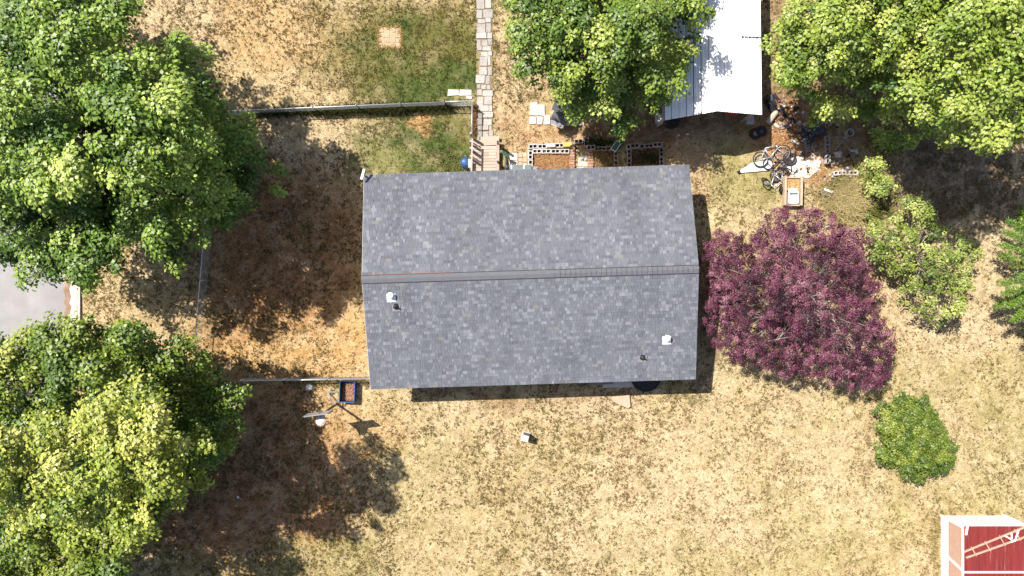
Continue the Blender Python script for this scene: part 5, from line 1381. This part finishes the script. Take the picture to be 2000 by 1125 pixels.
# drooping evergreen at the east edge: long sprays of needles
def sprays(base_px, label, tips, zt, seed):
    rg = np.random.default_rng(seed); base = Wp(*base_px); e = empty('evergreen_tree', base, label, 'tree')
    q = MB(); q.tube([(0, 0, -.1), (0, 0, zt * .6), (.05, .03, zt)], [.13, .09, .03], 8); q.build('trunk', M['bark'], e)
    q = MB(); P = []; U = []
    for (tx, ty, tz, z0) in tips:
        a = Vector((0, 0, z0)); b = Wp(tx, ty, tz) - base; pts = []
        for t in np.linspace(0, 1, 7):
            p = a.lerp(b, t) + Vector((0, 0, .35 * math.sin(t * math.pi))); pts.append(p)
        q.tube(pts, [.03, .026, .022, .018, .014, .01, .005], 5, cap=False)
        L = (b - a).length; n = int(60 * L)
        for t in rg.uniform(.12, 1, n):
            i = min(5, int(t * 6)); p = pts[i].lerp(pts[i + 1], t * 6 - i); w = .15 * (1 - t * .7) + .03
            sd = Vector((-(b - a).y, (b - a).x, 0)).normalized()
            P.append(p + sd * rg.normal(0, w * .6) + Vector((0, 0, rg.normal(0, .05)))); U.append((b - a).normalized() * .9 + Vector((0, 0, .5)))
    q.build('limbs', M['bark'], e)
    P = np.array([tuple(p) for p in P]); U = np.array([tuple(u) for u in U])
    t = rg.random(len(P))[:, None]; cols = np.array((.05, .12, .010)) * t + np.array((.17, .25, .024)) * (1 - t)
    V, c = leaves(P, U, 7, .08, .12, cols, rg, .26, .0, .3)
    link('crown', np_mesh('crown', V, np.arange(len(V)).reshape(-1, 4), M['leaf'], c), e)
rg0 = random.Random(6); tips = []
for (tx, ty) in ((1958, 452), (1968, 430), (1985, 420), (1950, 478), (1955, 500), (1975, 515), (1982, 540), (1952, 555), (1943, 598), (1958, 575), (1962, 600), (1975, 625), (1996, 640), (2010, 655), (1990, 405), (2010, 400)):
    tips.append((tx, ty, rg0.uniform(1.0, 2.4), rg0.uniform(1.4, 3.2)))
for k in range(16):
    a = rg0.uniform(-2.2, 2.2); tips.append((2035 + math.cos(a) * 85, 525 + math.sin(a) * 110, rg0.uniform(1.2, 2.6), rg0.uniform(1.5, 3.4)))
sprays((2030, 528), 'feathery bright evergreen with long drooping sprays cut by the east edge', tips, 3.8, 909)

# tall yellow grass clump near the hearth
pts = [Wp(rr.gauss(1650, 24), rr.gauss(388, 16))[:2] for _ in range(420)]
tuft_patch('tall_grass', 'tall pale yellow green grass clump between the plum tree and the hearth', pts, (.2, .5), (PALEG * 1.2, STRAW), 7, .07, 'grass', lean=.9, w=.009)
pts = [Wp(rr.gauss(1640, 10), rr.gauss(362, 6))[:2] for _ in range(110)] + [Wp(rr.gauss(1700, 16), rr.gauss(410, 12))[:2] for _ in range(120)]
tuft_patch('green_weeds', 'fresh green weeds between the tall grass and the lime bush', pts, (.15, .4), (GREEN * 1.2, OLIVE * 1.2), 7, .06)
# fallen leaves
def litter(name, label, boxes, n, cols):
    P = []
    for _ in range(n):
        bx_ = rr.choice(boxes); P.append(Wp(rr.gauss(bx_[0], bx_[2]), rr.gauss(bx_[1], bx_[3])))
    P = np.array([(p.x, p.y, .012) for p in P]); k = rng.random((n, 1)); c = np.array(cols[0]) * k + np.array(cols[1]) * (1 - k)
    V, cc = leaves(P, np.tile([0, 0, 1.0], (n, 1)), 1, .03, .07, c, rng, .8, 0, .2); V[:, 2] = np.maximum(V[:, 2], .006)
    o = link(name, np_mesh(name, V, np.arange(len(V)).reshape(-1, 4), M['leaf'], cc)); setp(o, label, 'leaves', kind='stuff')
litter('fallen_leaves', 'brown and orange fallen leaves under the trees and around the dump', [(560, 960, 120, 90), (500, 520, 90, 90), (1560, 240, 45, 30), (1630, 320, 50, 30), (1230, 255, 110, 20), (1540, 285, 40, 20), (340, 1010, 90, 50)], 3600, (RUST * 1.2, BROWN))
print('leaves', NL, 'tris', sum(len(m.polygons) for m in bpy.data.meshes))
